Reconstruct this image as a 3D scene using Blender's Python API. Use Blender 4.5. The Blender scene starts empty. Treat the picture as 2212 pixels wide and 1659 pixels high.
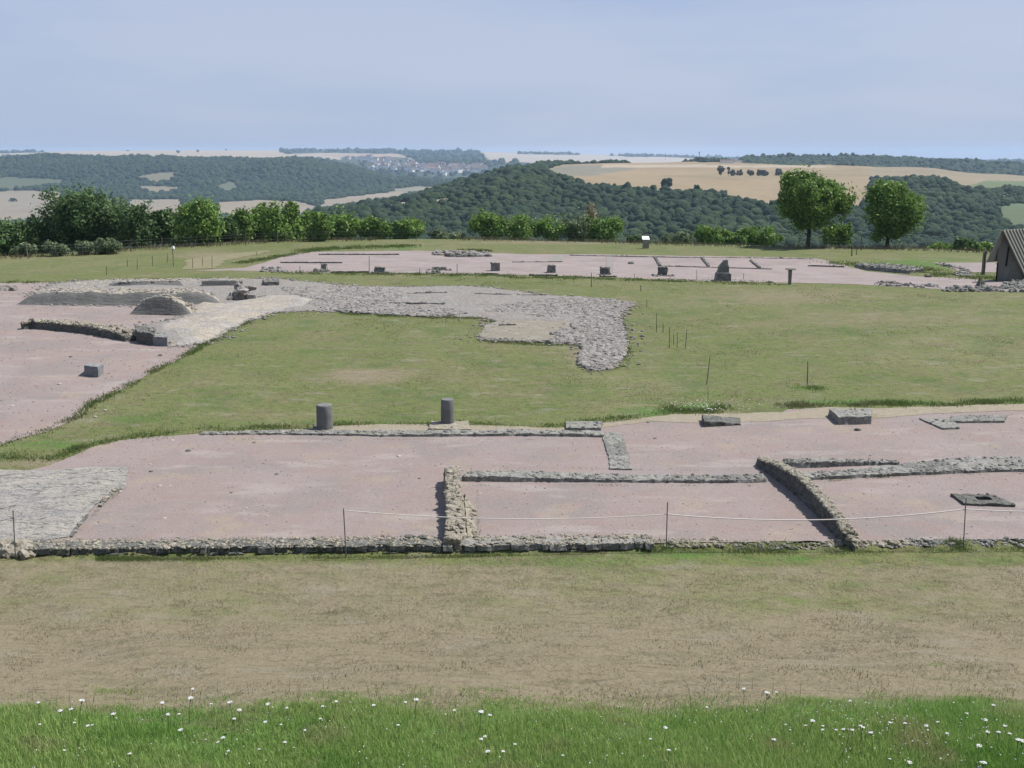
import bpy, math, random
import numpy as np
from mathutils import Vector
from mathutils.geometry import delaunay_2d_cdt
random.seed(7); RS = np.random.RandomState(11)
S = bpy.context.scene; C = S.collection
FP = 2372.0; CX, CY = 1106.0, 829.5; PIT = math.radians(11.9); CZ = 8.5
cp, sp = math.cos(PIT), math.sin(PIT)
W0 = {'A': (0, 340, .38879), 'B': (850, 340, .38879), 'C': (1700, 340, .38879), 'D': (0, 660, .38879), 'E': (850, 660, .38879),
      'F': (1700, 660, .38879), 'G': (0, 1040, .38879), 'H': (850, 1040, .38879), 'I': (1700, 1000, .38879),
      'J': (600, 600, .30741), 'K': (1280, 600, .30741), 'L': (0, 1500, .57866), 'M': (1280, 1500, .57866)}
def W(k, *pts):
    a, b, s = W0[k]
    r = [((a + x * s) * .86406, (b + y * s) * .86406) for x, y in pts]
    return r if len(r) > 1 else r[0]
# ------------------------------------------------------------------ terrain
_ty = np.linspace(-40, 40, 1601)
_tz = np.interp(_ty, [-40, 0, 1.5, 8.5, 11.2, 13, 17, 20, 22, 40], [6.9, 6.9, 6.7, 2.72, 2.42, 1.85, .62, .05, -.12, -.12])
_k = np.hanning(31); _k /= _k.sum(); _tz = np.convolve(np.pad(_tz, 15, 'edge'), _k, 'valid')
def yw(X): return 22.6 + .026 * (X + 10.5)
def sstep(a, b, x):
    t = np.clip((x - a) / (b - a), 0, 1); return t * t * (3 - 2 * t)
_ex = np.array([-400, 0, 280, 450, 600, 1000, 1393, 1700, 2000, 2212, 2600.])
_ey = np.array([575, 557, 541, 530, 523, 518, 527, 536, 541, 551, 565.])
_et = CZ / np.tan(PIT - np.arctan((CY - _ey) / FP))
def edge(X, Y):
    c = CX + FP * X / np.maximum(Y, 1) * .985
    return np.interp(c, _ex, _et)
def H(X, Y):
    X = np.asarray(X, float); Y = np.asarray(Y, float)
    s = Y - yw(X)
    z = np.interp(Y, _ty, _tz) * (1 - sstep(0, .2, s))
    z = z + .07 * np.sin(X * .13 + 1) * np.sin(Y * .11) * sstep(30, 48, Y)
    # plateau of the dig beyond the wall, then the valley
    e = edge(X, Y) + 1.5
    d = np.maximum(Y - e, 0)
    z = z - (.16 * d + .24 * np.maximum(d - 18, 0))
    near = .05 * np.sin(X * 1.1 + .5) * np.sin(Y * .9) + .03 * np.sin(X * 2.3 + Y * 1.7)
    z = z + near * (1 - sstep(19.5, 22, Y))
    return np.maximum(z, -118)
def ray(x, y):
    return ((x - CX) / FP, cp + (CY - y) / FP * sp, -sp + (CY - y) / FP * cp)
def P(x, y, h=0.):
    dx, dy, dz = ray(x, y); t = 2.
    while t < 400:
        if CZ + dz * t <= H(dx * t, dy * t) + h: break
        t *= 1.02
    lo, hi = t / 1.02, t
    for _ in range(30):
        m = (lo + hi) / 2
        if CZ + dz * m <= H(dx * m, dy * m) + h: hi = m
        else: lo = m
    return np.array([dx * hi, dy * hi, CZ + dz * hi])
def PY(x, y, Y):
    dx, dy, dz = ray(x, y); t = Y / dy
    return np.array([dx * t, Y, CZ + dz * t])
def proj(X, Y, Z):
    zc = Y * cp - (Z - CZ) * sp
    zc = np.maximum(zc, .1)
    return CX + FP * X / zc, CY - FP * (Y * sp + (Z - CZ) * cp) / zc
def pip(px_, py_, poly):
    poly = np.asarray(poly, float); n = len(poly); ins = np.zeros(np.shape(px_), bool)
    j = n - 1
    for i in range(n):
        xi, yi = poly[i]; xj, yj = poly[j]
        c = ((yi > py_) != (yj > py_))
        if yi != yj: ins ^= c & (px_ < (xj - xi) * (py_ - yi) / (yj - yi) + xi)
        j = i
    return ins
def vn(Pn, sc, seed=0):
    q = np.asarray(Pn, float) * sc + seed * 17.13; i = np.floor(q).astype(np.int64); f = q - i; f = f * f * (3 - 2 * f)
    def h(a, b, c):
        n = (a * 374761393 + b * 668265263 + c * 2147483647 + seed * 974711) & 0xffffffff
        n = ((n ^ (n >> 13)) * 1274126177) & 0xffffffff
        return ((n ^ (n >> 16)) & 0xffff) / 32767.5 - 1
    x, y, z = i[:, 0], i[:, 1], i[:, 2]; r = 0
    for a in (0, 1):
        for b in (0, 1):
            for c in (0, 1):
                w = (f[:, 0] if a else 1 - f[:, 0]) * (f[:, 1] if b else 1 - f[:, 1]) * (f[:, 2] if c else 1 - f[:, 2])
                r = r + w * h(x + a, y + b, z + c)
    return r
# ------------------------------------------------------------------ mesh builder
class MB:
    def __init__(s): s.v = []; s.n = 0; s.f = []
    def add(s, V, F, mi=0, smooth=False):
        V = np.asarray(V, float).reshape(-1, 3); F = np.asarray(F, np.int64)
        s.v.append(V); s.f.append((F + s.n, mi, smooth)); s.n += len(V); return s
    def build(s, name, mats, parent=None, origin=None, label=None, cat=None, group=None, kind=None):
        me = bpy.data.meshes.new(name); V = np.concatenate(s.v)
        o = bpy.data.objects.new(name, me); C.objects.link(o)
        if origin is not None: V = V - np.asarray(origin); o.location = origin if parent is None else (0, 0, 0)
        nf = sum(len(f[0]) for f in s.f); nl = sum(f[0].size for f in s.f)
        me.vertices.add(len(V)); me.vertices.foreach_set('co', V.astype(np.float32).ravel())
        me.loops.add(nl); me.loops.foreach_set('vertex_index', np.concatenate([f[0].ravel() for f in s.f]).astype(np.int32))
        me.polygons.add(nf)
        tot = np.concatenate([np.full(len(f[0]), f[0].shape[1]) for f in s.f])
        me.polygons.foreach_set('loop_start', (np.cumsum(tot) - tot).astype(np.int32))
        me.polygons.foreach_set('material_index', np.concatenate([np.full(len(f[0]), f[1]) for f in s.f]).astype(np.int32))
        me.polygons.foreach_set('use_smooth', np.concatenate([np.full(len(f[0]), f[2]) for f in s.f]))
        for m in (mats if isinstance(mats, (list, tuple)) else [mats]): me.materials.append(m)
        me.update(calc_edges=True)
        if parent is not None: o.parent = parent
        tag(o, label, cat, group, kind); return o
def tag(o, label=None, cat=None, group=None, kind=None):
    for k, v in (('label', label), ('category', cat), ('group', group), ('kind', kind)):
        if v: o[k] = v
    return o
def empty(name, loc, label, cat, group=None):
    o = bpy.data.objects.new(name, None); C.objects.link(o); o.location = loc; o.empty_display_size = .1
    return tag(o, label, cat, group)
def ico(sub):
    t = (1 + 5 ** .5) / 2
    v = [(-1, t, 0), (1, t, 0), (-1, -t, 0), (1, -t, 0), (0, -1, t), (0, 1, t), (0, -1, -t), (0, 1, -t), (t, 0, -1), (t, 0, 1), (-t, 0, -1), (-t, 0, 1)]
    f = [(0, 11, 5), (0, 5, 1), (0, 1, 7), (0, 7, 10), (0, 10, 11), (1, 5, 9), (5, 11, 4), (11, 10, 2), (10, 7, 6), (7, 1, 8), (3, 9, 4), (3, 4, 2), (3, 2, 6), (3, 6, 8), (3, 8, 9), (4, 9, 5), (2, 4, 11), (6, 2, 10), (8, 6, 7), (9, 8, 1)]
    v = [np.array(p) / np.linalg.norm(p) for p in v]
    for _ in range(sub):
        c = {}; nf = []
        def mid(a, b):
            k = (min(a, b), max(a, b))
            if k not in c:
                m = v[a] + v[b]; v.append(m / np.linalg.norm(m)); c[k] = len(v) - 1
            return c[k]
        for a, b, d in f:
            x, y, z = mid(a, b), mid(b, d), mid(d, a); nf += [(a, x, z), (b, y, x), (d, z, y), (x, y, z)]
        f = nf
    return np.array(v), np.array(f)
ICO = [ico(0), ico(1), ico(2)]
def blobs(mb, pos, rad, lvl=1, rough=.25, squash=(1, 1, 1), mi=0, smooth=False):
    """many deformed blobs: stones or far tree crowns"""
    v, f = ICO[lvl]; n = len(pos); pos = np.asarray(pos); rad = np.asarray(rad).reshape(n, 1, 1)
    k = 1 + RS.uniform(-rough, rough, (n, len(v), 1))
    ax = RS.uniform(.7, 1.3, (n, 1, 3)) * np.asarray(squash)
    vv = v[None] * k * ax
    a = RS.uniform(0, 6.28, n); c, s = np.cos(a)[:, None], np.sin(a)[:, None]
    X = vv[..., 0] * c - vv[..., 1] * s; Y = vv[..., 0] * s + vv[..., 1] * c
    vv = np.stack([X, Y, vv[..., 2]], -1) * rad + pos[:, None, :]
    F = (f[None] + (np.arange(n) * len(v))[:, None, None]).reshape(-1, 3)
    mb.add(vv.reshape(-1, 3), F, mi, smooth)
def block8(mb, b, t, step=.12, amp=.03, sc=4., mi=0, seed=0, bottom=False, smooth=False):
    b = [np.asarray(p, float) for p in b]; t = [np.asarray(p, float) for p in t]
    faces = [(t[0], t[1], t[2], t[3])] + [(b[i], b[(i + 1) % 4], t[(i + 1) % 4], t[i]) for i in range(4)]
    if bottom: faces.append((b[3], b[2], b[1], b[0]))
    for q in faces:
        nu = int(np.clip(max(np.linalg.norm(q[1] - q[0]), np.linalg.norm(q[2] - q[3])) / step, 1, 260)); nv = int(np.clip(max(np.linalg.norm(q[3] - q[0]), np.linalg.norm(q[2] - q[1])) / step, 1, 60))
        u, w = np.meshgrid(np.linspace(0, 1, nu + 1), np.linspace(0, 1, nv + 1)); u = u.ravel()[:, None]; w = w.ravel()[:, None]
        V = q[0] * (1 - u) * (1 - w) + q[1] * u * (1 - w) + q[2] * u * w + q[3] * (1 - u) * w
        D = np.stack([vn(V, sc, seed + k) + .5 * vn(V, sc * 2.7, seed + 5 + k) for k in range(3)], 1)
        V = V + D * amp
        i = np.arange(nu * nv); r = i // nu; c = i % nu; a = r * (nu + 1) + c
        mb.add(V, np.stack([a, a + 1, a + nu + 2, a + nu + 1], 1), mi, smooth)
def tube(mb, pts, r, n=8, mi=0, smooth=True, cap=True):
    pts = [np.asarray(p, float) for p in pts]; m = len(pts); r = np.broadcast_to(np.asarray(r, float), (m,))
    V = []
    for i in range(m):
        t = pts[min(i + 1, m - 1)] - pts[max(i - 1, 0)]; t = t / (np.linalg.norm(t) + 1e-9)
        a = np.cross(t, [0, 0, 1.] if abs(t[2]) < .9 else [1., 0, 0]); a /= np.linalg.norm(a); b = np.cross(t, a)
        for k in range(n):
            th = 2 * math.pi * k / n; V.append(pts[i] + r[i] * (a * math.cos(th) + b * math.sin(th)))
    F = [(i * n + k, i * n + (k + 1) % n, (i + 1) * n + (k + 1) % n, (i + 1) * n + k) for i in range(m - 1) for k in range(n)]
    mb.add(V, F, mi, smooth)
    if cap: mb.add(V[-n:], [list(range(n))], mi, False); mb.add(V[:n], [list(range(n))[::-1]], mi, False)
def blades(mb, pos, h, w, lean=.35, mi=0):
    n = len(pos); pos = np.asarray(pos); h = np.asarray(h) * np.ones(n); w = np.asarray(w) * np.ones(n)
    a = RS.uniform(0, 6.28, n); l = RS.uniform(0, 6.28, n); L = RS.uniform(.2, 1, n) * lean * h
    sx, sy = np.cos(a) * w / 2, np.sin(a) * w / 2; lx, ly = np.cos(l) * L, np.sin(l) * L
    z = np.zeros(n)
    V = np.stack([pos + np.stack([-sx, -sy, z], 1), pos + np.stack([sx, sy, z], 1),
                  pos + np.stack([sx * .7 + lx * .35, sy * .7 + ly * .35, h * .6], 1), pos + np.stack([-sx * .7 + lx * .35, -sy * .7 + ly * .35, h * .6], 1),
                  pos + np.stack([lx, ly, h], 1)], 1).reshape(-1, 3)
    o = (np.arange(n) * 5)[:, None]
    F = np.concatenate([o + [0, 1, 2], o + [0, 2, 3], o + [3, 2, 4]])
    mb.add(V, F, mi, False)
# ------------------------------------------------------------------ materials
ALB = .525
def MAT(name, base, layers=(), bump=(), rough=.95, trans=0., spec=.2, metal=0.):
    if not isinstance(base, str): base = tuple(c * ALB for c in base)
    m = bpy.data.materials.new(name); m.use_nodes = True; nt = m.node_tree; N = nt.nodes; L = nt.links
    bs = N['Principled BSDF']; bs.inputs['Roughness'].default_value = rough; bs.inputs['Specular IOR Level'].default_value = spec
    bs.inputs['Metallic'].default_value = metal
    geo = N.new('ShaderNodeNewGeometry')
    def coord(st):
        if st is None: return geo.outputs['Position']
        mp = N.new('ShaderNodeMapping'); mp.inputs['Scale'].default_value = st; L.new(geo.outputs['Position'], mp.inputs['Vector']); return mp.outputs[0]
    def field(kind, sc, det=3., st=None):
        if kind == 'n':
            t = N.new('ShaderNodeTexNoise'); t.inputs['Scale'].default_value = sc; t.inputs['Detail'].default_value = det; t.inputs['Roughness'].default_value = .6
            L.new(coord(st), t.inputs['Vector']); return t.outputs['Fac']
        if kind == 'v':
            t = N.new('ShaderNodeTexVoronoi'); t.inputs['Scale'].default_value = sc; L.new(coord(st), t.inputs['Vector']); return t.outputs['Distance']
        if kind == 'e':
            t = N.new('ShaderNodeTexVoronoi'); t.feature = 'DISTANCE_TO_EDGE'; t.inputs['Scale'].default_value = sc; L.new(coord(st), t.inputs['Vector']); return t.outputs['Distance']
        if kind == 'k':
            t = N.new('ShaderNodeTexNoise'); t.inputs['Scale'].default_value = sc; t.inputs['Detail'].default_value = det; L.new(coord(st), t.inputs['Vector'])
            a = N.new('ShaderNodeMath'); a.operation = 'SUBTRACT'; L.new(t.outputs['Fac'], a.inputs[0]); a.inputs[1].default_value = .5
            b = N.new('ShaderNodeMath'); b.operation = 'ABSOLUTE'; L.new(a.outputs[0], b.inputs[0]); return b.outputs[0]
        if kind == 'c':
            t = N.new('ShaderNodeTexVoronoi'); t.inputs['Scale'].default_value = sc; L.new(coord(st), t.inputs['Vector'])
            s = N.new('ShaderNodeSeparateColor'); L.new(t.outputs['Color'], s.inputs[0]); return s.outputs[0]
        if kind == 'a':
            t = N.new('ShaderNodeAttribute'); t.attribute_name = sc; return t.outputs['Fac']
        if kind == 'r': return geo.outputs['Random Per Island']
        if kind == 'o':
            t = N.new('ShaderNodeObjectInfo'); return t.outputs['Random']
    if isinstance(base, str):
        a = N.new('ShaderNodeAttribute'); a.attribute_name = base; cur = a.outputs['Color']
    else:
        a = N.new('ShaderNodeRGB'); a.outputs[0].default_value = (*base, 1); cur = a.outputs[0]
    for ly in layers:
        kind, sc, col, lo, hi = ly[:5]; st = ly[5] if len(ly) > 5 else 1.; stretch = ly[6] if len(ly) > 6 else None; det = ly[7] if len(ly) > 7 else 3.
        f = field(kind, sc, det, stretch)
        if len(ly) > 8:   # add edge-breaking noise to an attribute mask
            nz = field('n', ly[8], 4.); ma = N.new('ShaderNodeMath'); ma.operation = 'MULTIPLY_ADD'; L.new(nz, ma.inputs[0]); ma.inputs[1].default_value = ly[9]
            mb_ = N.new('ShaderNodeMath'); mb_.operation = 'SUBTRACT'; L.new(f, mb_.inputs[0]); mb_.inputs[1].default_value = ly[9] / 2; L.new(mb_.outputs[0], ma.inputs[2]); f = ma.outputs[0]
        mr = N.new('ShaderNodeMapRange'); mr.interpolation_type = 'SMOOTHSTEP'
        inv = lo > hi
        mr.inputs['From Min'].default_value = min(lo, hi); mr.inputs['From Max'].default_value = max(lo, hi)
        mr.inputs['To Min'].default_value = st if inv else 0; mr.inputs['To Max'].default_value = 0 if inv else st
        L.new(f, mr.inputs['Value'])
        mx = N.new('ShaderNodeMix'); mx.data_type = 'RGBA'
        if col == 'dark': mx.blend_type = 'MULTIPLY'; col = (.5, .5, .5)
        elif col == 'light': mx.blend_type = 'MULTIPLY'; col = (1.5, 1.5, 1.5)
        else: col = tuple(c * ALB for c in col)
        L.new(mr.outputs[0], mx.inputs[0]); L.new(cur, mx.inputs[6]); mx.inputs[7].default_value = (*col, 1); cur = mx.outputs[2]
    L.new(cur, bs.inputs['Base Color'])
    nrm = None
    for kind, sc, dist, st in bump:
        f = field(kind, sc, 4., st); b = N.new('ShaderNodeBump'); b.inputs['Distance'].default_value = dist; b.inputs['Strength'].default_value = 1
        L.new(f, b.inputs['Height'])
        if nrm: L.new(nrm, b.inputs['Normal'])
        nrm = b.outputs[0]
    if nrm: L.new(nrm, bs.inputs['Normal'])
    if trans:
        tr = N.new('ShaderNodeBsdfTranslucent'); L.new(cur, tr.inputs[0]); ms = N.new('ShaderNodeMixShader'); ms.inputs[0].default_value = trans
        L.new(bs.outputs[0], ms.inputs[1]); L.new(tr.outputs[0], ms.inputs[2]); L.new(ms.outputs[0], N['Material Output'].inputs[0])
    return m
TAN = (.34, .27, .17)
m_ground = MAT('grass_ground', (.198, .232, .075), [
    ('n', .16, (.27, .25, .12), .46, .68, .7), ('n', .07, (.27, .275, .125), .5, .62, .6), ('n', .35, (.115, .185, .05), .5, .7, .7), ('n', 1.1, (.25, .20, .125), .52, .72, .6, (.5, 1, 1)),
    ('n', 3.2, (.10, .145, .035), .48, .7, .7), ('n', 1.7, (.29, .25, .15), .56, .7, .6),
    ('a', 'Dry', (.325, .272, .178), .2, .8, .95, None, 3., 1.0, .9), ('a', 'Lush', (.12, .235, .045), .3, .8, .9, None, 3., 1.6, .6),
    ('n', 5.5, (.16, .13, .075), .53, .7, .6, (.45, 1, 1)), ('n', 2.3, (.20, .185, .105), .5, .66, .5, (.5, 1, 1)), ('n', 1.2, (.37, .33, .25), .56, .7, .45, (.5, 1, 1)), ('n', 22., 'dark', .5, .72, .6, None, 4.), ('n', 9., 'light', .58, .75, .35)],
    [('n', 14., .04, None), ('n', 4.5, .08, None)])
GL = [('n', .3, (.34, .30, .28), .45, .62, .8), ('n', 1.3, (.40, .30, .27), .48, .68, .8), ('n', .55, (.45, .37, .29), .54, .7, .85), ('n', .9, (.50, .435, .40), .54, .68, .75, (.4, 1, 1)), ('n', .2, (.43, .36, .342), .5, .62, .6), ('n', 11., (.5, .43, .4), .55, .72, .6),
      ('n', 6., (.33, .28, .27), .5, .75, .5), ('v', 9., (.6, .56, .52), .13, .05, .7), ('n', 60., 'dark', .5, .68, .6), ('n', 24., 'dark', .56, .72, .5), ('n', 45., 'light', .56, .7, .35),
      ('v', .9, (.16, .14, .13), .035, .02, .8)]
m_gravel = MAT('pink_gravel', (.405, .328, .30), GL, [('n', 55., .012, None), ('n', 2., .02, None)])
m_gravel_far = MAT('pale_gravel', (.43, .36, .345), GL + [('n', .8, (.5, .47, .42), .58, .7, .6, (.3, 1, 1))], [('n', 20., .02, None)])
m_dirt = MAT('beige_dirt', (.42, .36, .265), [('n', 1.2, (.32, .29, .18), .5, .7, .8), ('n', 5., (.5, .45, .36), .5, .7, .7), ('n', 20., 'dark', .52, .72, .6), ('v', 9., (.6, .57, .5), .2, .1, .7)], [('n', 15., .03, None)])
m_patch = MAT('stony_brown_dirt', (.34, .30, .235), [('n', 1.5, (.42, .39, .33), .45, .65, .8), ('n', 4., (.22, .21, .13), .54, .7, .7), ('n', 12., (.5, .47, .42), .56, .7, .6), ('n', 30., 'dark', .5, .7, .5)], [('n', 9., .04, None)])
m_pale = MAT('pale_rubble_floor', (.55, .49, .40), [('n', .6, (.46, .44, .42), .45, .6, .9), ('n', 2.5, (.66, .61, .52), .5, .7, .8), ('k', 2.2, (.25, .22, .18), .025, .0, .6), ('n', 9., 'dark', .55, .75, .6)], [('n', 5., .1, None), ('n', 18., .04, None)])
m_grayr = MAT('grey_rubble_floor', (.41, .38, .345), [('n', .5, (.44, .38, .34), .5, .65, .8), ('n', 3., (.5, .48, .45), .5, .7, .7), ('k', 3., (.16, .16, .14), .03, .0, .6), ('r', 0, (.55, .52, .48), .5, 1., .8), ('r', 0, (.27, .255, .23), .4, 0., .6), ('n', 12., 'dark', .5, .72, .7), ('n', 1., (.2, .22, .11), .62, .72, .6)], [('n', 6., .1, None), ('n', 25., .03, None)])
m_pave = MAT('grey_paving', (.53, .495, .44), [('n', 1.2, (.62, .57, .48), .5, .66, .85), ('n', 5., (.56, .55, .52), .5, .66, .7), ('n', 2.2, (.32, .32, .31), .54, .7, .7, (1, 2.4, 1)), ('n', 1.1, (.40, .40, .395), .52, .66, .6), ('k', 1.3, (.10, .105, .10), .016, .0, .85, (.7, 1.6, 1), 6.), ('k', 4., (.14, .14, .14), .03, .0, .6, (.7, 1.6, 1), 5.), ('n', 25., 'dark', .52, .7, .6)], [('n', 7., .09, (1, 2, 1)), ('n', 30., .02, None)])
SL = [('k', 2.6, (.15, .15, .13), .025, .0, .6), ('r', 0, (.44, .42, .38), .5, 1., .7), ('r', 0, (.2, .2, .185), .4, 0., .7), ('c', 7., (.25, .25, .23), .55, .8, .6), ('n', 3., (.5, .48, .42), .5, .68, .75), ('n', 11., (.15, .155, .14), .54, .7, .75), ('n', 1.3, (.22, .24, .16), .58, .7, .6), ('n', 40., 'dark', .5, .7, .5)]
m_stone = MAT('weathered_grey_stone', (.40, .39, .355), SL, [('n', 9., .05, None), ('n', 40., .012, None)])
m_lime = MAT('pale_limestone', (.47, .42, .325), [('k', 3., (.2, .18, .13), .03, .0, .6), ('r', 0, (.58, .53, .43), .6, 1., .7), ('r', 0, (.3, .28, .23), .45, 0., .8), ('c', 6., (.44, .4, .33), .5, .8, .7), ('n', 4., (.66, .6, .48), .5, .68, .7), ('n', 9., (.23, .2, .15), .58, .7, .8), ('n', 1.6, (.33, .34, .2), .6, .7, .4), ('n', 35., 'dark', .52, .7, .5)], [('n', 8., .06, None), ('n', 35., .015, None)])
m_dark = MAT('lichened_shade_dark_stone', (.21, .21, .19), [('n', 4., (.26, .26, .23), .5, .7, .8), ('n', 12., (.07, .075, .065), .52, .68, .7), ('n', 2., (.12, .15, .07), .56, .7, .6), ('k', 3., (.05, .05, .045), .03, .0, .7, (.6, .6, 2))], [('n', 8., .06, None), ('n', 40., .015, None)])  # dark tone also paints shade into front wall faces and the diagonal wall core
m_berm = MAT('grey_mortar_with_shade', (.20, .197, .183), [('n', 1.2, (.28, .275, .255), .48, .7, .8, (.4, 1, 2)), ('n', 7., (.09, .09, .085), .53, .7, .7), ('n', 30., 'dark', .5, .7, .5), ('n', 3., (.36, .34, .31), .66, .75, .7)], [('n', 5., .06, (.5, 1, 2)), ('n', 22., .03, None)])  # darker than the pale tops, painting shade into the bank fronts
m_col = MAT('grey_column_stone', (.25, .25, .245), [('n', 3., (.33, .33, .32), .45, .7, .8), ('n', 14., (.16, .16, .16), .55, .7, .6), ('n', 60., 'dark', .5, .75, .3), ('n', 2.2, (.4, .37, .33), .64, .72, .6, (1, 1, .4))], [('n', 25., .008, None)])
m_block = MAT('smooth_grey_block', (.30, .31, .315), [('n', 5., (.40, .41, .41), .45, .7, .8), ('n', 20., (.2, .2, .2), .55, .7, .5)], [('n', 20., .012, None)])
m_white = MAT('white_stone', (.58, .52, .48), [('n', 15., (.45, .4, .36), .5, .7, .6)])
m_metal = MAT('grey_steel', (.16, .17, .18), [('n', 30., (.28, .26, .24), .5, .7, .5)], rough=.5, spec=.5)
m_rope = MAT('pale_rope', (1., .92, .88), [('n', 60., 'dark', .5, .7, .3)])
m_wood = MAT('weathered_wood', (.14, .12, .095), [('n', 25., (.24, .21, .17), .45, .7, .8, (1, 1, .1))])
m_palewood = MAT('pale_wood', (.36, .33, .27), [('n', 25., (.24, .21, .17), .45, .7, .8, (1, 1, .1))])
m_roof = MAT('ribbed_metal_roof', (.46, .44, .38), [('n', 2., (.38, .36, .31), .45, .7, .8), ('n', 9., (.36, .35, .32), .55, .7, .5)], rough=.6)
m_hutwall = MAT('dark_hut_wall', (.27, .26, .235), [('n', 3., (.33, .31, .28), .45, .7, .8, (1, 1, .3)), ('n', 20., 'dark', .5, .7, .4)])
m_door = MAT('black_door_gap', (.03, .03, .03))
m_whitepaint = MAT('white_panel', (1.5, 1.5, 1.46))
GR = [('r', 0, (.68, .82, .3), 0., 1., .9), ('n', .5, (.26, .54, .10), .45, .65, .7), ('n', 1.1, (.62, .6, .3), .54, .68, .75)]
m_blade = MAT('green_grass', (.36, .60, .14), GR, trans=.35, rough=.7)
m_dry = MAT('dry_grass', (.38, .32, .20), [('r', 0, (.52, .45, .30), 0., 1., 1.), ('n', .7, (.24, .28, .10), .52, .64, .8)], trans=.25)
m_fringe = MAT('fringe_grass', (.16, .25, .07), [('r', 0, (.29, .35, .13), 0., 1., .9), ('n', .5, (.3, .28, .15), .5, .68, .8)], trans=.45)
m_strip = MAT('tall_dry_grass', (.21, .19, .10), [('r', 0, (.34, .28, .17), 0., 1., .9), ('n', .12, (.10, .14, .045), .5, .62, .85)], trans=.25)
m_petal = MAT('white_petals', (1.15, 1.15, 1.12), [('r', 0, (.9, .86, .92), .5, 1., .8)], trans=.3)
m_stem = MAT('flower_stem', (.14, .2, .06))
m_strawstem = MAT('straw_stem', (.36, .31, .17))
def LEAF(name, a, b, c):
    a, b, c = [(w[0] * 2.5, w[1] * 2.3, w[2] * 2.6) for w in (a, b, c)]
    return MAT(name, a, [('r', 0, b, 0., 1., .9), ('n', .35, c, .48, .62, .7), ('n', 1.5, 'dark', .5, .7, .4)], trans=.3, rough=.6)
m_leafA = LEAF('bright_leaves', (.085, .165, .03), (.16, .26, .055), (.06, .12, .022))
m_leafB = LEAF('dark_leaves', (.05, .10, .03), (.10, .165, .055), (.035, .07, .025))
m_leafC = LEAF('grey_green_leaves', (.10, .15, .065), (.17, .22, .11), (.07, .11, .045))
m_leafD = LEAF('dry_leaves', (.2, .2, .1), (.3, .28, .17), (.15, .16, .08))
m_trunk = MAT('bark', (.085, .07, .055), [('n', 8., (.14, .12, .1), .45, .7, .8, (1, 1, .2))])
m_far = MAT('forest_crowns', (.034, .068, .034), [('r', 0, (.06, .10, .036), .4, 1., .9), ('r', 0, (.022, .048, .028), .4, 0., .7), ('n', .008, (.062, .10, .036), .45, .62, .7), ('n', .03, (.026, .054, .032), .5, .64, .7), ('n', .06, (.075, .105, .045), .58, .68, .6), ('n', .5, 'dark', .5, .7, .35)], [('n', .9, 1.1, None)])
m_farcopse = MAT('far_copse', (.085, .09, .07), [('n', .4, (.16, .15, .12), .5, .65, .8)], [('n', .45, 1.3, None)])
m_hill = MAT('hill_surface', 'Col', [('n', .03, 'dark', .52, .72, .25), ('n', .006, 'light', .5, .7, .25, (.3, 1, 1)), ('n', .09, 'dark', .5, .7, .2)])
m_hwall = MAT('village_walls', (1.3, 1.25, 1.15), [('o', 0, (1.7, 1.65, 1.55), .3, 1., .9), ('o', 0, (.4, .36, .32), .25, .0, .9)])
m_hroof = MAT('village_roofs', (.22, .16, .13), [('o', 0, (.15, .14, .15), .4, .6, .9), ('o', 0, (.3, .2, .16), .7, .9, .9)])
# ------------------------------------------------------------------ ground
def vcol(o, name, arr):
    me = o.data
    if arr.ndim == 2:
        a = me.color_attributes.new(name, 'FLOAT_COLOR', 'POINT'); a.data.foreach_set('color', np.concatenate([arr, np.ones((len(arr), 1))], 1).astype(np.float32).ravel())
    else:
        a = me.attributes.new(name, 'FLOAT', 'POINT'); a.data.foreach_set('value', arr.astype(np.float32))
def grid_faces(nr, nc, wrap=False):
    r, c = np.meshgrid(np.arange(nr - 1), np.arange(nc if wrap else nc - 1), indexing='ij'); r = r.ravel(); c = c.ravel(); c2 = (c + 1) % nc
    return np.stack([r * nc + c, r * nc + c2, (r + 1) * nc + c2, (r + 1) * nc + c], 1)
rr = np.concatenate([[.3], np.arange(1, 9, .5), np.arange(9, 24, .11), np.arange(24, 60, .3), np.arange(60, 135, .8), np.arange(135, 700, 9)])
az = np.radians(np.concatenate([np.arange(-180, -34, 4), np.arange(-34, 34, .13), np.arange(34, 180, 4)]))
A_, R_ = np.meshgrid(az, rr); X = (R_ * np.sin(A_)).ravel(); Y = (R_ * np.cos(A_)).ravel(); Z = H(X, Y)
mb = MB(); mb.add(np.stack([X, Y, Z], 1), grid_faces(len(rr), len(az), True)[:, ::-1], 0, True)
g = mb.build('ground', m_ground, kind='structure', label='grassy plateau with a dry brown bank in front', cat='ground')
u, v = proj(X, Y, Z); front = Y > 1
dry = sstep(10.9, 12.5, Y + .4 * vn(np.stack([X, Y, X * 0], 1), 1.1, 31)) * (1 - sstep(15.5, 22.6, Y)) * 1.
lush = (1 - sstep(10.6, 12.4, Y + .4 * vn(np.stack([X, Y, X * 0], 1), 1.1, 31))) * .95
dry = np.maximum(dry, .62 * sstep(0, -7, X) * sstep(11, 12, Y) * (1 - sstep(22.2, 22.6, Y)))
dry = np.maximum(dry, (.58 + .22 * vn(np.stack([X, Y, X * 0], 1), .35, 2)) * sstep(11, 12, Y) * (1 - sstep(21.9, 22.5, Y)))
def gb(cx, cy, rx, ry, w): return w * np.exp(-((u - cx) / rx) ** 2 - ((v - cy) / ry) ** 2) * front
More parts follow.
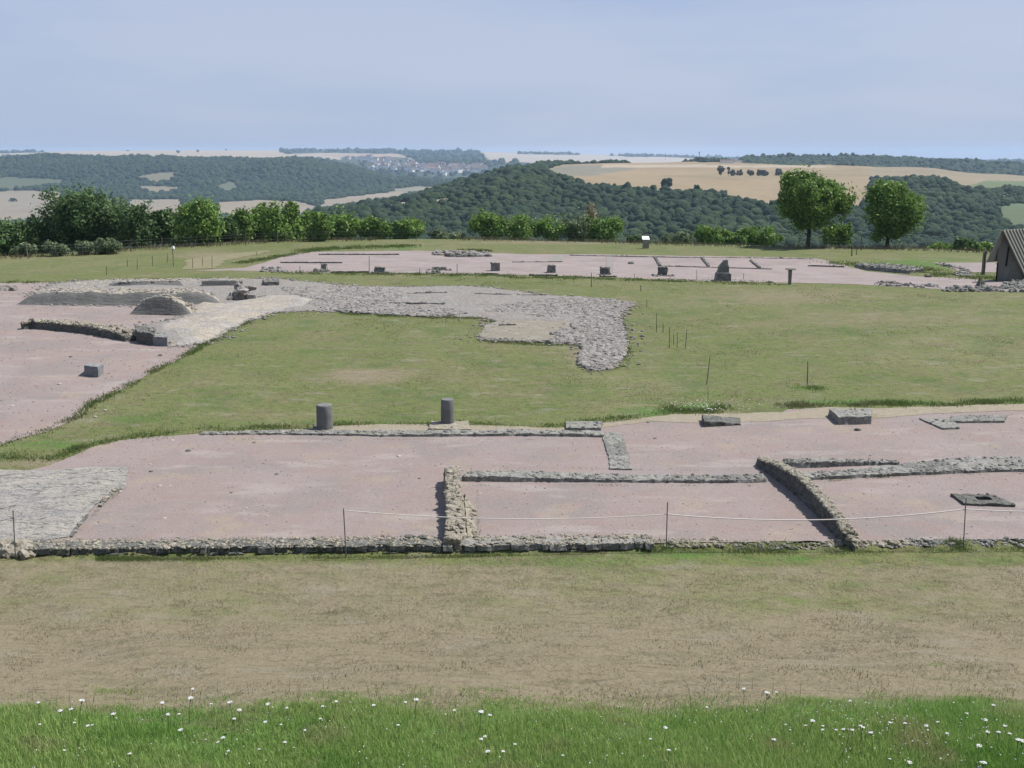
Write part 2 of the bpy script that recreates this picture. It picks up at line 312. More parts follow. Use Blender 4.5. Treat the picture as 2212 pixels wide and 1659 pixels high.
for a in [(780, 812, 120, 22, .85), (2000, 740, 180, 14, .4), (1650, 700, 120, 12, .4), (1420, 760, 50, 60, .3), (470, 552, 120, 9, .8), (500, 560, 90, 6, .5), (1480, 655, 110, 28, .4), (1700, 640, 300, 24, .6), (1900, 690, 340, 30, .5), (1800, 760, 220, 20, .3), (2100, 640, 200, 14, .35), (1560, 740, 60, 60, .25), (1250, 770, 40, 26, .7), (1140, 690, 120, 12, .7),
          (100, 1000, 120, 16, .7), (1700, 868, 90, 12, .6), (2000, 872, 300, 10, .4), (1200, 524, 500, 5, .6), (480, 900, 130, 14, .35), (1350, 660, 30, 30, .6), (1440, 820, 60, 40, .25)]: dry = np.maximum(dry, gb(*a))
for a in [(1400, 720, 34, 50, .4), (1460, 800, 60, 36, .5), (1530, 850, 70, 18, .55), (1290, 840, 50, 40, .5), (1400, 890, 120, 16, .8), (1510, 880, 70, 12, .9), (1880, 870, 230, 9, .95), (1750, 838, 60, 8, .7), (2180, 865, 80, 10, .8), (700, 912, 400, 9, .55), (300, 905, 220, 18, .5), (120, 960, 140, 16, .7), (360, 850, 120, 30, .35), (860, 534, 60, 6, .9), (700, 540, 120, 8, .5), (450, 563, 90, 7, .5), (330, 1195, 90, 8, .9), (1450, 1196, 170, 14, .8), (1700, 1208, 150, 12, .6), (1100, 1200, 140, 6, .6), (1460, 655, 20, 80, .2), (2000, 570, 180, 16, .75), (1600, 1320, 30, 10, .3), (100, 1440, 40, 10, .4), (2020, 1435, 40, 6, .7), (1740, 545, 40, 5, .4), (1200, 1215, 700, 14, .4)]: lush = np.maximum(lush, gb(*a))
lush = np.maximum(lush, sstep(0, 8, Y - edge(X, Y)) * .9)
vcol(g, 'Dry', dry); vcol(g, 'Lush', lush)
# ------------------------------------------------------------------ sheets
def densify(w, st, closed=True):
    out = []; n = len(w)
    for i in range(n if closed else n - 1):
        a, b = w[i], w[(i + 1) % n]; k = max(1, int(np.linalg.norm(b - a) / st))
        for j in range(k): out.append(a + (b - a) * j / k)
    if not closed: out.append(w[-1])
    return np.array(out)
def worldpoly(vp): return np.array([P(x, y)[:2] for x, y in vp])
def sheet(name, vp, off, mat, jag=.08, st=.12, gridst=1.2, clamp=False, *, label=None, seed=1, kind='structure', cat=None, relief=0., rs=1.):
    w = worldpoly(vp); w = densify(w, st)
    q = np.concatenate([w, np.zeros((len(w), 1))], 1)
    w = w + np.stack([vn(q, 1.1, seed) + .6 * vn(q, 4., seed + 3), vn(q, 1.1, seed + 1) + .6 * vn(q, 4., seed + 4)], 1) * jag
    if clamp: w[:, 1] = np.maximum(w[:, 1], yw(w[:, 0]) + .22 + .04 * vn(q, 3., seed))
    lo, hi = w.min(0), w.max(0)
    gx, gy = np.meshgrid(np.arange(lo[0], hi[0], gridst), np.arange(lo[1], hi[1], gridst)); gx = gx.ravel(); gy = gy.ravel()
    gx = gx + RS.uniform(-.2, .2, len(gx)) * gridst; gy = gy + RS.uniform(-.2, .2, len(gy)) * gridst
    k = pip(gx, gy, w); pts = [Vector(p) for p in w] + [Vector(p) for p in zip(gx[k], gy[k])]
    vs, es, fs, *_ = delaunay_2d_cdt(pts, [], [list(range(len(w)))], 1, 1e-5)
    V = np.array([(a.x, a.y) for a in vs]); z = H(V[:, 0], V[:, 1]) + off
    if relief:
        dm = np.full(len(V), 9.)
        for i in range(0, len(w), 1): dm = np.minimum(dm, (V[:, 0] - w[i, 0]) ** 2 + (V[:, 1] - w[i, 1]) ** 2)
        fd = sstep(.02, .6, np.sqrt(dm))
        if name == 'rubble_ground': fd = fd * (1 - pip(V[:, 0], V[:, 1], patchW) * 1.)
        Q = np.concatenate([V, np.zeros((len(V), 1))], 1); z = z + fd * relief * (.5 + .5 * vn(Q, rs, seed + 9)) + fd * relief * .5 * (.5 + .5 * vn(Q, rs * 3, seed + 7))
    tri = np.array([f for f in fs if len(f) == 3])
    e1 = V[tri[:, 1]] - V[tri[:, 0]]; e2 = V[tri[:, 2]] - V[tri[:, 0]]; neg = (e1[:, 0] * e2[:, 1] - e1[:, 1] * e2[:, 0]) < 0
    tri[neg] = tri[neg][:, ::-1]
    m = MB(); m.add(np.concatenate([V, z[:, None]], 1), tri, 0, True); m.build(name, mat, kind=kind, label=label, cat=cat)
    return w
near_vp = [(-60, 1012), (0, 1014), (60, 1016), (110, 1006), (160, 985), (200, 966), (260, 952), (350, 943), (450, 937), (560, 930), (660, 927), (740, 922), (925, 918), (1100, 924), (1215, 926), (1300, 914), (1380, 906), (1450, 898), (1550, 896), (1690, 893), (1700, 885), (1790, 880), (1900, 885), (2000, 881), (2212, 874), (2330, 868), (2330, 1178), (1840, 1180), (1400, 1182), (960, 1184), (60, 1186), (-60, 1184)]
nearW = sheet('gravel_floor', near_vp, .012, m_gravel, .06, .1, 1.2, True, label='pink gravel floor of the excavated rooms behind the front wall', cat='ground')
left_vp = [(-60, 612), (60, 611), (150, 609), (200, 625), (280, 655), (400, 660), (420, 700), (500, 712)] + W('D', (1400, 470), (1300, 520), (1200, 590), (1100, 640), (990, 690), (900, 740), (820, 790), (700, 850), (600, 900), (520, 975), (420, 1030), (300, 1080), (160, 1110), (80, 1135), (0, 1170)) + [(-60, 985)]
leftW = sheet('gravel_floor', left_vp, .012, m_gravel, .06, .15, label='pink gravel floor around the ruined walls on the left', cat='ground', seed=2)
far_vp = W('A', (1560, 850), (1700, 815), (1850, 765), (2000, 745), (2200, 742)) + W('B', (200, 742), (500, 738), (900, 750), (1200, 760), (1600, 760), (2200, 772)) + W('C', (400, 775), (850, 785), (950, 800), (1080, 840), (1200, 870), (1540, 905), (1800, 915), (2050, 935), (2300, 945)) + [(2330, 622), (2330, 640)] + W('C', (2212, 1002), (1900, 1000), (1500, 975), (1150, 955), (900, 948), (400, 938), (0, 932)) + W('B', (1700, 908), (900, 890), (200, 880)) + W('A', (2100, 880), (1900, 880), (1700, 870), (1500, 866), (1240, 868), (1400, 858))
farW = sheet('gravel_floor', far_vp, .012, m_gravel_far, .15, .3, 2.5, label='pale pink gravel floor of the far excavated building', cat='ground', seed=3)
rub_vp = [(120, 613), (180, 607), (400, 603), (600, 602), (640, 608), (720, 614)] + W('E', (0, 140), (300, 150), (800, 145), (1000, 160), (1330, 205), (1550, 218), (1750, 235), (1900, 262), (1810, 305), (1790, 340), (1820, 440), (1840, 560), (1810, 630), (1720, 680), (1600, 690), (1530, 640), (1560, 560), (1560, 510), (1350, 512), (1100, 500), (900, 490), (930, 400), (1000, 370), (900, 345), (600, 340), (300, 325), (0, 310)) + W('D', (1950, 305), (1750, 320), (1600, 370), (1480, 430), (1400, 475), (1300, 520), (1100, 530), (950, 480), (900, 400), (1150, 350), (1220, 290), (1100, 270), (300, 262), (230, 215), (200, 185))
patch_vp = W('E', (905, 480), (940, 400), (1010, 372), (1250, 365), (1480, 372), (1500, 420), (1420, 440), (1400, 500), (1200, 498), (1050, 492))
patchW = sheet('dirt_patch', patch_vp, .05, m_patch, .2, .12, .4, label='bare beige dirt patch inside the L of rubble', cat='ground', seed=12)
rubW = sheet('rubble_ground', rub_vp, .025, m_grayr, .22, .12, .35, label='grey gravel and rubble ground beside the central lawn', cat='ground', seed=4, relief=.10, rs=.8)
pale_vp = W('D', (960, 410), (1190, 345), (1240, 270), (1420, 270), (1560, 240), (1750, 215), (1900, 205), (2050, 240), (1900, 300), (1730, 320), (1600, 370), (1480, 425), (1380, 475), (1290, 515), (1110, 535), (1080, 470))
paleW = sheet('rubble_ground', pale_vp, .04, m_pale, .1, .15, .25, label='pale chalky rubble slope between the left walls and the lawn', cat='ground', seed=5, relief=.22, rs=.7)
dirt_vp = [(660, 926), (760, 920), (925, 917), (1100, 922), (1215, 925), (1290, 918), (1450, 897), (1690, 892), (1790, 880), (1900, 883), (2000, 880), (2212, 873), (2330, 868), (2330, 884), (2212, 888), (2050, 892), (1900, 905), (1760, 905), (1650, 912), (1560, 915), (1400, 912), (1300, 926), (1230, 934), (1000, 936), (700, 938), (560, 937)]
dirtW = sheet('dirt_strip', dirt_vp, .02, m_dirt, .08, .1, .5, label='beige dirt strip between the near gravel floor and the lawns', cat='ground', seed=6, relief=.03)
sheet('dirt_path', W('A', (1180, 860), (1200, 795), (1400, 765), (1740, 735), (1750, 745), (1450, 800), (1380, 850)), .02, MAT('worn_grass', (.29, .27, .155), [('n', .8, (.36, .31, .2), .45, .65, .8), ('n', 4., (.2, .21, .1), .5, .7, .7)], [('n', 8., .03, None)]), .3, .4, 2., label='dry worn strip of path in the left field', cat='path', seed=7)
pave_vp = [(-60, 1016), (40, 1017), (130, 1016), (200, 1010), (282, 1012), (272, 1040), (262, 1060)] + W('G', (640, 560), (560, 650), (490, 730), (440, 780), (230, 810), (100, 830)) + [(-60, 1180)]
paveW = sheet('stone_paving', pave_vp, .03, m_pave, .07, .07, .12, True, label='rough grey cracked stone paving in the left corner', cat='ground', seed=8, relief=.05, rs=2.5)
grav2 = sheet('gravel_floor', W('C', (1610, 812), (1700, 815), (2030, 815), (2035, 880), (1800, 875), (1700, 830)), .02, m_gravel_far, .1, .3, 2.5, label='strip of grey gravel left of the hut', cat='ground', seed=9)
# ------------------------------------------------------------------ walls
def _sc(): pass
def scatter(mb, corners, h, n, r0, r1, mi=0, sq=(1, 1, .7), rough=.22, sink=.3, lvl=1):
    """stones lying over a quad (world corners)"""
    q = [np.asarray(c, float) for c in corners]; a, b = RS.rand(n, 1), RS.rand(n, 1)
    p = q[0] * (1 - a) * (1 - b) + q[1] * a * (1 - b) + q[2] * a * b + q[3] * (1 - a) * b
    r = r0 + (r1 - r0) * RS.rand(n) ** 2.2; r[RS.rand(n) < .06] *= 1.4; p = p.copy(); p[:, 2] += r * (1 - sink) * .5 + h
    blobs(mb, p, r, lvl, rough, sq, mi)
def quad_px(pts, h=0., extra=0.): return [P(x, y, h) + np.array([0, 0, extra]) for x, y in pts]
def rwall(name, label, base_px, top_px, h, mats, step=.08, amp=.03, stones=0, r=(.04, .1), seed=0, group=None, stone_mi=1, cat='wall', drop=.3, sc=4.):
    """wall / block from 4 ground corners and 4 top corners given on the ground and at height h: order front-left, front-right, back-right, back-left"""
    hs = h if isinstance(h, (list, tuple)) else [h] * 4
    b = [P(x, y) - np.array([0, 0, drop]) for x, y in base_px]; t = [P(x, y, hh) for (x, y), hh in zip(top_px, hs)]
    m = MB(); block8(m, b, t, step, amp, sc, 0, seed)
    if stones: scatter(m, t, 0, stones, r[0], r[1], stone_mi)
    return m.build(name, mats, origin=(b[0] + b[2]) / 2 * np.array([1, 1, 0]), label=label, cat=cat, group=group)
# front wall: courses of blocks in the face, rubble core above
def front_wall(xa, xb, label, h, seed, mats, cap=False, thick=.5):
    Xa = P(xa, 1200)[0]; Xb = P(xb, 1190)[0]; m = MB(); f = lambda X: yw(X) + .02
    n = max(1, int((Xb - Xa) / 1.5)); xs = np.linspace(Xa, Xb, n + 1)
    rs = random.Random(seed)
    for i in range(n):
        a, b = xs[i], xs[i + 1]
        block8(m, [(a, f(a) + .12, -.3), (b, f(b) + .12, -.3), (b, f(b) + thick, -.3), (a, f(a) + thick, -.3)],
               [(a, f(a) + .1, h - .02), (b, f(b) + .1, h - .02), (b, f(b) + thick, h - .02), (a, f(a) + thick, h - .02)], .06, .03, 5., 0, seed)
    nc = 2; ch = (h + .2) / nc
    for c in range(nc):
        x = Xa - .02
        while x < Xb:
            w = rs.uniform(.14, .42); z0 = -.2 + c * ch; z1 = z0 + ch * rs.uniform(.78, .98); jf = rs.uniform(-.05, .06); x1 = min(x + w, Xb)
            if rs.random() < .93 and x1 - x > .05:
                block8(m, [(x, f(x) + jf, z0), (x1 - .015, f(x1) + jf, z0), (x1 - .015, f(x1) + .3, z0), (x, f(x) + .3, z0)],
                       [(x, f(x) + jf + .02, z1), (x1 - .015, f(x1) + jf + .02, z1 + rs.uniform(-.02, .02)), (x1 - .015, f(x1) + .3, z1), (x, f(x) + .3, z1)], .06, .02, 8., 2 if not cap or c == 0 else 0, seed + c)
            x = x1 + .005
    for i in range(n):
        a, b = xs[i], xs[i + 1]
        scatter(m, [(a, f(a) + .0, h), (b, f(b) + .0, h), (b, f(b) + thick + .08, h), (a, f(a) + thick + .08, h)], -.03, int((b - a) * 150), .012, .05, 1, (1, 1, .6))
        scatter(m, [(a, f(a) + thick - .1, .03), (b, f(b) + thick - .1, .03), (b, f(b) + thick + .3, .02), (a, f(a) + thick + .3, .02)], -.01, int((b - a) * 60), .008, .03, 1)
    return m.build('ruined_wall', mats, origin=((Xa + Xb) / 2, f(0), 0), label=label, cat='wall')
front_wall(55, 955, 'long low front wall with dark block face and pale rubble top, left of the standing cross wall', .07, 3, [m_dark, m_lime, m_dark])  # dark face and core blocks carry painted shade
front_wall(958, 1412, 'straight low front wall with a smooth ledge, right of the pale cross wall', .075, 4, [m_stone, m_lime, m_dark], True)
# broken rubble line continuing to the right
m = MB(); rs = random.Random(5)
for (xa, xb, yy, n, r1) in [(1412, 1580, 1178, 230, .07), (1580, 1720, 1183, 110, .05), (1790, 1960, 1181, 260, .07), (1960, 2230, 1178, 230, .07), (1720, 1790, 1184, 50, .04)]:
    a, b = P(xa, yy + 4), P(xb, yy + 3); c, d = P(xb, yy - 12), P(xa, yy - 12)
    scatter(m, [a, b, c, d], -.01, n, .02, r1, RS.randint(0, 2))
m.build('rubble_line', [m_lime, m_stone], label='loose pale rubble remains of the front wall on the right', cat='rubble', kind='stuff')
# pale cross wall
b = W('H', (672, 842), (800, 842), (775, 350), (655, 350)); bb = [P(*b[0]), P(*b[1]), P(*b[2]), P(*b[3])]
def zt(p, z): return np.array([p[0], p[1], z])
def wall_run(name, label, line, width, hs, mats, step=.07, amp=.04, stones=60, r=(.04, .11), seed=0, sc=4., top_taper=.06, cat='wall', world=False, stone_mi=1, sq=(1, 1, .7)):
    """line = ground pixel centre-line; width list or number in metres; hs heights at each point"""
    c = [np.asarray(p, float) for p in line] if world else [P(x, y) for x, y in line]
    n = len(c); wd = width if isinstance(width, (list, tuple)) else [width] * n; hs = hs if isinstance(hs, (list, tuple)) else [hs] * n
    Ls, Rs = [], []
    for i in range(n):
        t = c[min(i + 1, n - 1)] - c[max(i - 1, 0)]; t = t[:2] / np.linalg.norm(t[:2]); nn = np.array([-t[1], t[0], 0]) * wd[i] / 2
        Ls.append(c[i] + nn); Rs.append(c[i] - nn)
    m = MB()
    for i in range(n - 1):
        q = [Ls[i], Rs[i], Rs[i + 1], Ls[i + 1]]; hh = [hs[i], hs[i], hs[i + 1], hs[i + 1]]; mid = sum(q) / 4
        bt = [p * [1, 1, 0] + [0, 0, float(H(p[0], p[1])) - .25] for p in q]
        cc = [c[i], c[i], c[i + 1], c[i + 1]]
        tp = [(k + (p - k) * (1 - top_taper / max(.1, np.linalg.norm(p - k)))) * [1, 1, 0] + [0, 0, float(H(p[0], p[1])) + h] for p, k, h in zip(q, cc, hh)]
        block8(m, bt, tp, step, amp, sc, 0, seed)
        L_ = np.linalg.norm(c[i + 1] - c[i])
        if stones: scatter(m, tp, -.02, int(stones * L_), r[0], r[1], stone_mi, sq)
    o = c[0] * [1, 1, 0]
    return m.build(name, mats, origin=o, label=label, cat=cat)
wall_run('ruined_wall', 'pale beige standing cross wall running back from the front wall to the middle wall', [(977, 1186), (985, 1165), (983, 1120), (980, 1085), (978, 1058), (976, 1040)], [.5, .5, .48, .46, .46, .48], [.22, .32, .38, .42, .44, .40], [m_lime, m_lime], .05, .045, 120, (.015, .07), 21, 6.)
# low spill of mortar on its right foot
m = MB(); a = [P(1012, 1180), P(1030, 1176), P(1026, 1100), (P(1003, 1070))]
block8(m, [p - [0, 0, .1] for p in a], [a[0] + [0, 0, .07], a[1] + [0, 0, .03], a[2] + [0, 0, .02], a[3] + [0, 0, .06]], .05, .025, 5., 0, 9)
scatter(m, a, .03, 90, .015, .05, 0); m.build('mortar_spill', [m_lime], origin=a[0], label='low beige spill of mortar at the right foot of the pale cross wall', cat='rubble')
# middle wall
wall_run('ruined_wall', 'long low grey wall in the middle, from the pale cross wall to the diagonal wall', [(1003, 1034), (1090, 1035), (1200, 1035), (1310, 1037), (1450, 1038), (1560, 1039), (1652, 1037)], [.62, .66, .7, .62, .6, .58, .58], [.12, .14, .12, .09, .08, .09, .1], [m_stone, m_stone], .08, .035, 110, (.012, .055), 31, 4.)
wall_run('ruined_wall', 'upper of two parallel grey walls right of the diagonal wall', W('I', (660, 430), (900, 425), (1150, 415), (1400, 410)), [.45, .45, .42, .4], [.17, .16, .12, .08], [m_stone, m_stone], .08, .04, 110, (.012, .055), 33, 4.)
wall_run('ruined_wall', 'broad lower grey wall right of the diagonal wall, widening to the right edge', W('I', (640, 508), (850, 500), (1150, 485), (1450, 460), (1750, 438), (2000, 425), (2330, 420)), [.5, .55, .65, .9, 1.2, 1.35, 1.4], [.09, .09, .09, .09, .1, .1, .09], [m_stone, m_stone], .09, .035, 150, (.012, .055), 35, 4.)
wall_run('ruined_wall', 'diagonal standing wall with a dark shadow on its left side', W('I', (530, 420), (640, 500), (740, 585), (830, 660), (920, 760), (1000, 850), (1080, 925), (1130, 955)), [.46, .38, .35, .33, .32, .3, .34, .42], [.2, .36, .47, .47, .46, .42, .3, .14], [m_dark, m_lime], .05, .045, 330, (.015, .07), 37, 6.)  # dark core paints shade onto the wall's left face
# flat cross slab
wall_run('flush_wall', 'flush grey wall band joining the back wall to the middle wall', W('H', (1740, 115), (1765, 180), (1790, 260), (1805, 350)), [.78, .72, .68, .7], .05, [m_stone, m_stone], .06, .03, 140, (.01, .03), 41, 5.)
wall_run('low_kerb', 'long thin grey wall line along the top of the near gravel floor', W('G', (1300, 118), (1700, 112), (2212, 118)) + W('H', (300, 122), (700, 122), (1100, 118), (1500, 122), (1700, 128)), [.35, .5, .5, .62, .6, .6, .6, .6], [.04, .05, .07, .08, .09, .09, .09, .09], [m_stone, m_stone], .1, .03, 40, (.02, .06), 43, 4.)
# edge of the paving
wall_run('low_kerb', 'mossy sloping edge stone along the right side of the grey paving', W('G', (770, 480), (700, 530), (640, 590)), .16, [.09, .09, .05], [m_stone, m_lime], .06, .03, 12, (.04, .08), 45)
wall_run('low_kerb', 'straight dark edge of the paving running down to the front wall', W('G', (560, 645), (500, 720), (455, 785)), .14, [.04, .05, .05], [m_dark, m_stone], .06, .02, 8, (.02, .05), 46)
m = MB(); q = [P(-60, 1208), P(68, 1205), P(66, 1178), P(-60, 1172)]
scatter(m, q, 0, 170, .05, .17, 0); m.build('rubble_pile', [m_lime], origin=q[1], label='pile of pale broken stones at the left end of the front wall', cat='rubble', kind='stuff')
# blocks along the top of the near floor
def blk(name, label, base, h, mats, top=None, step=.06, amp=.02, stones=0, r=(.02, .06), seed=0, cat='block', group=None, sc=6.):
    return rwall(name, label, base, top, h, mats, step, amp, stones, r, seed, group, min(1, len(mats) - 1), cat, .2, sc)
def blkw(name, label, base_px, h, mats, step=.06, amp=.02, stones=0, r=(.02, .06), seed=0, cat='block', group=None, sc=6., taper=.96, drop=.2):
    """upright block: same footprint at the top (slightly tapered); h may be per corner"""
    b = [P(x, y) for x, y in base_px]; c = sum(b) / 4; hs = h if isinstance(h, (list, tuple)) else [h] * 4
    t = [c * [1, 1, 0] + (p - c) * [1, 1, 0] * taper + [0, 0, p[2] + hh] for p, hh in zip(b, hs)]
    m = MB(); block8(m, [p - [0, 0, drop] for p in b], t, step, amp, sc, 0, seed)
    if stones: scatter(m, t, -.02, stones, r[0], r[1], min(1, len(mats) - 1))
    return m.build(name, mats, origin=c * [1, 1, 0], label=label, cat=cat, group=group)
blkw('stone_slab', 'flat grey slab with a dark left edge at the top of the flush wall band', W('H', (1450, 97), (1680, 97), (1690, 52), (1450, 52)), .1, [m_stone, m_stone], stones=30, seed=51)
blkw('stone_block', 'low half buried grey block with a dark upright left end', W('I', (150, 178), (395, 165), (390, 125), (135, 135)), [.22, .05, .05, .22], [m_dark, m_stone], stones=14, seed=52)
blkw('stone_block', 'largest low rectangular grey block with dark sides, second from the left on the dirt strip', W('I', (1015, 162), (1230, 158), (1235, 105), (950, 105)), .26, [m_stone, m_dark], step=.06, amp=.03, stones=22, seed=53)
blkw('stone_slab', 'flat broken grey slab with a diagonal dark edge near the right edge', W('I', (1690, 195), (1800, 190), (1760, 130), (1530, 125)), .06, [m_stone, m_stone], stones=25, seed=54)
blkw('stone_slab', 'long narrow grey slab at the top right of the near gravel floor', W('I', (1730, 152), (2090, 150), (2110, 112), (1740, 110)), .08, [m_stone, m_stone], stones=35, seed=55)
# well head with hole
def well():
    cpt = P(*W('I', (1950, 660))[0] if False else W('I', (1950, 655))); e = empty('well_head', cpt, 'flat mossy grey stone with a square hole, on the gravel behind the right rope post', 'stone')
    m = MB(); a, b_ = .62, .46; A = [(-a, -b_ * .7), (a * .95, -b_), (a * .7, b_ * .8), (-a, b_)]; I = [(-.2, -.14), (.18, -.15), (.18, .14), (-.18, .15)]
    for i in range(4):
        j = (i + 1) % 4
        block8(m, [(*A[i], -.1), (*A[j], -.1), (*I[j], -.1), (*I[i], -.1)], [(A[i][0], A[i][1], .07), (A[j][0], A[j][1], .07), (I[j][0], I[j][1], .09), (I[i][0], I[i][1], .09)], .07, .025, 5., 0, 60)
    scatter(m, [(A[k][0], A[k][1], .07) for k in range(4)], -.02, 18, .03, .06, 0); m.build('slab', [m_dark], e)
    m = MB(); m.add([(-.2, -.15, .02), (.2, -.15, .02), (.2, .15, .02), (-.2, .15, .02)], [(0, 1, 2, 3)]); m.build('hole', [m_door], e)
well()
# column stumps
def column(px, ybase, wpx, hpx, label, base=None, name='column_stump', tilt=0.):
    c = P(px, ybase - 4); k = FP / math.hypot(c[1], CZ); r = wpx / 2 / k; h = hpx / k * 1.03
    e = empty(name, c, label, 'column'); m = MB(); n = 36; prof = [(r * 1.0, -.05), (r * 1.0, h * .3), (r * .985, h * .6), (r * .97, h - .04), (r * .94, h - .01), (r * .86, h)]
    V = []; F = []
    for i, (rad, z) in enumerate(prof):
        for j in range(n):
            a = 6.2832 * j / n; q = 1 + .012 * math.sin(3 * a + z * 7) + .006 * math.sin(11 * a) - (random.uniform(0, .05) if i >= 3 else random.uniform(0, .008)); V.append((rad * q * math.cos(a), rad * q * math.sin(a) + tilt * z, z))
    for i in range(len(prof) - 1):
        for j in range(n): F.append((i * n + j, i * n + (j + 1) % n, (i + 1) * n + (j + 1) % n, (i + 1) * n + j))
    m.add(V, F, 0, True); m.add(V[-n:], [list(range(n))]); m.build('shaft', [m_col], e)
    if base:
        q = [P(x, y) - c for x, y in base[0]]; m = MB(); hb = base[1]
        block8(m, [p * [1, 1, 0] + [0, 0, -.1] for p in q], [p * [1, 1, 0] * .96 + [0, 0, hb] for p in q], .06, .02, 5., 0, int(px)); scatter(m, [p * [1, 1, 0] + [0, 0, hb] for p in q], -.02, 16, .015, .04, 0)
        m.build('base_slab', [base[2]], e)
    return e
column(702, 931, 35, 53, 'grey round column stump leaning slightly, left of the two', (W('D', (2010, 1068), (2140, 1068), (2130, 1030), (2025, 1030)), .05, m_dark))
column(967, 921, 29, 55, 'smooth grey round column stump on a pale square slab, right of the two', (W('E', (560, 1075), (850, 1075), (830, 1022), (590, 1022)), .07, m_lime))
# left ruins
def loft(name, label, base_px, top_px, h, mats, step=.2, amp=.05, seed=0, stones=0, r=(.05, .14), topmat=1, cat='wall', group=None, extra=None):
    b = [P(x, y) for x, y in base_px]; t = [P(x, y, h) for x, y in top_px]; m = MB()
    block8(m, [p - [0, 0, .2] for p in b], t, step, amp, 1.5, 0, seed, smooth=True)
    # thin pale crumbling capping
    if stones: scatter(m, t, -.04, stones, r[0], r[1], topmat, (1, 1, .5))
    if extra: extra(m)
    return m.build(name, mats, origin=(b[0] + b[1]) / 2 * [1, 1, 0], label=label, cat=cat, group=group)
def mound(label, fl, fr, depth, h, pu, seed, stones, bend=0.):
    a, b = P(*W('D', fl)), P(*W('D', fr)); nu, nv = 150, 40; u, v = np.meshgrid(np.linspace(-1, 1, nu), np.linspace(0, 1, nv)); u = u.ravel(); v = v.ravel()
    ax = (b - a)[:2]; L_ = np.linalg.norm(ax); ax = ax / L_; nx = np.array([-ax[1], ax[0]]); sh = 1 - .22 * v
    X = (a[0] + b[0]) / 2 + ax[0] * u * sh * L_ / 2 + nx[0] * (v * depth + bend * (1 - u * u)); Y = (a[1] + b[1]) / 2 + ax[1] * u * sh * L_ / 2 + nx[1] * (v * depth + bend * (1 - u * u))
    q = np.stack([X, Y, X * 0], 1); top = h * (1 - np.abs(u) ** pu) * (1 + .10 * vn(q, .9, seed)); Z = H(X, Y) - .05 + top * sstep(-.06, .24, v) * (1 - .5 * sstep(.6, 1, v)) + .03 * vn(q, 3., seed + 1) + .02 * vn(q, 8., seed + 2)
    F = grid_faces(nv, nu); vf = v[F].mean(1) + .06 * vn(q, 2., seed)[F[:, 0]] ; m = MB(); V = np.stack([X, Y, Z], 1); m.add(V, F, 0, True); lo = vf <= .24; m.f = [(F[lo], 0, True), (F[~lo], 1, True)]  # steep front gets the shade-darkened mortar, top stays pale
    k = RS.choice(np.where((v > .25) & (np.abs(u) < .93))[0], stones); r = .02 + .09 * RS.rand(stones) ** 2; p = V[k] + np.stack([RS.normal(0, .12, stones), RS.normal(0, .08, stones), r * .2], 1); blobs(m, p, r, 1, .25, (1, 1, .5), 1)
    m.build('earth_bank', [m_berm, m_pale], label=label, cat='bank')
mound('long grey sloping bank with a pale crumbling top, on the left', (60, 264), (1440, 272), 3.6, .72, 10, 61, 900)
mound('short rounded grey mound with a pale crumbling rim in front of the long bank', (812, 326), (1225, 334), 1.9, .95, 3.2, 62, 260)
loft('earth_bank', 'low dark curved bank behind the long bank on the left', W('D', (640, 152), (1215, 153), (1130, 118), (560, 130)), W('D', (760, 118), (1150, 108), (1120, 103), (800, 108)), .32, [m_berm, m_pale], .25, .05, 63, 200, (.05, .12))
loft('earth_bank', 'small dark recessed wall face beside the pale boulder', W('D', (1300, 152), (1500, 152), (1560, 125), (1310, 125)), W('D', (1300, 112), (1560, 110), (1560, 104), (1310, 104)), .38, [m_berm, m_pale], .2, .04, 64, 60, (.05, .1))
m = MB()
for a in ([(160, 190), (600, 172), (760, 120), (420, 135)], [(420, 135), (1560, 112), (1600, 101), (700, 103)], [(150, 205), (1300, 176), (1240, 158), (300, 172)]):
    q = quad_px(W('D', *a)); scatter(m, q, .03, 420, .05, .14, 0, (1, 1, .45))
m.build('chalk_rubble', [m_pale], label='pale crumbled mortar strewn behind the long dark bank', cat='rubble', kind='stuff')
# long wall with end blocks
wall_run('ruined_wall', 'long low weathered wall crossing the left gravel floor', W('D', (140, 420), (230, 410), (450, 428), (650, 450), (800, 480), (860, 495)), [.45, .8, .85, .9, .95, .8], [.3, .36, .36, .36, .34, .2], [m_dark, m_lime], .1, .06, 40, (.05, .14), 65, 2.5)
blkw('stone_block', 'dark broken block at the right end of the long left wall', W('D', (885, 512), (1000, 528), (1000, 478), (870, 470)), [.55, .5, .5, .55], [m_dark, m_stone], .1, .06, 14, (.05, .1), 66)
blkw('stone_block', 'pale grey cut block beside the white rubble at the wall end', W('D', (985, 528), (1078, 532), (1080, 500), (1000, 495)), .42, [m_block, m_pale], .1, .02, 12, (.04, .1), 67)
blkw('stone_block', 'smooth blue grey block lying alone on the left gravel floor', W('D', (540, 722), (635, 732), (672, 700), (575, 690)), [.42, .42, .36, .36], [m_block], .06, .015, 0, seed=68, taper=.93)
c = P(*W('D', (1555, 235))); m = MB(); blobs(m, [c + [0, 0, .3]], [.42], 2, .14, (1.15, 1, 1.0), 0, False); scatter(m, [c + [-.8, -.3, 0], c + [.9, -.4, 0], c + [.9, .6, 0], c + [-.8, .6, 0]], .0, 60, .05, .16, 0)
blobs(m, c + np.array([[-.55, -.2, .2], [.5, -.1, .25], [.2, -.3, .55], [-.2, .1, .8], [.45, .2, .7]]), [.34, .3, .25, .26, .28], 1, .34, (1.1, 1, .8), 0)
m.build('boulder', [m_grayr], origin=c, label='rough speckled pale boulder at the right end of the banks', cat='boulder')
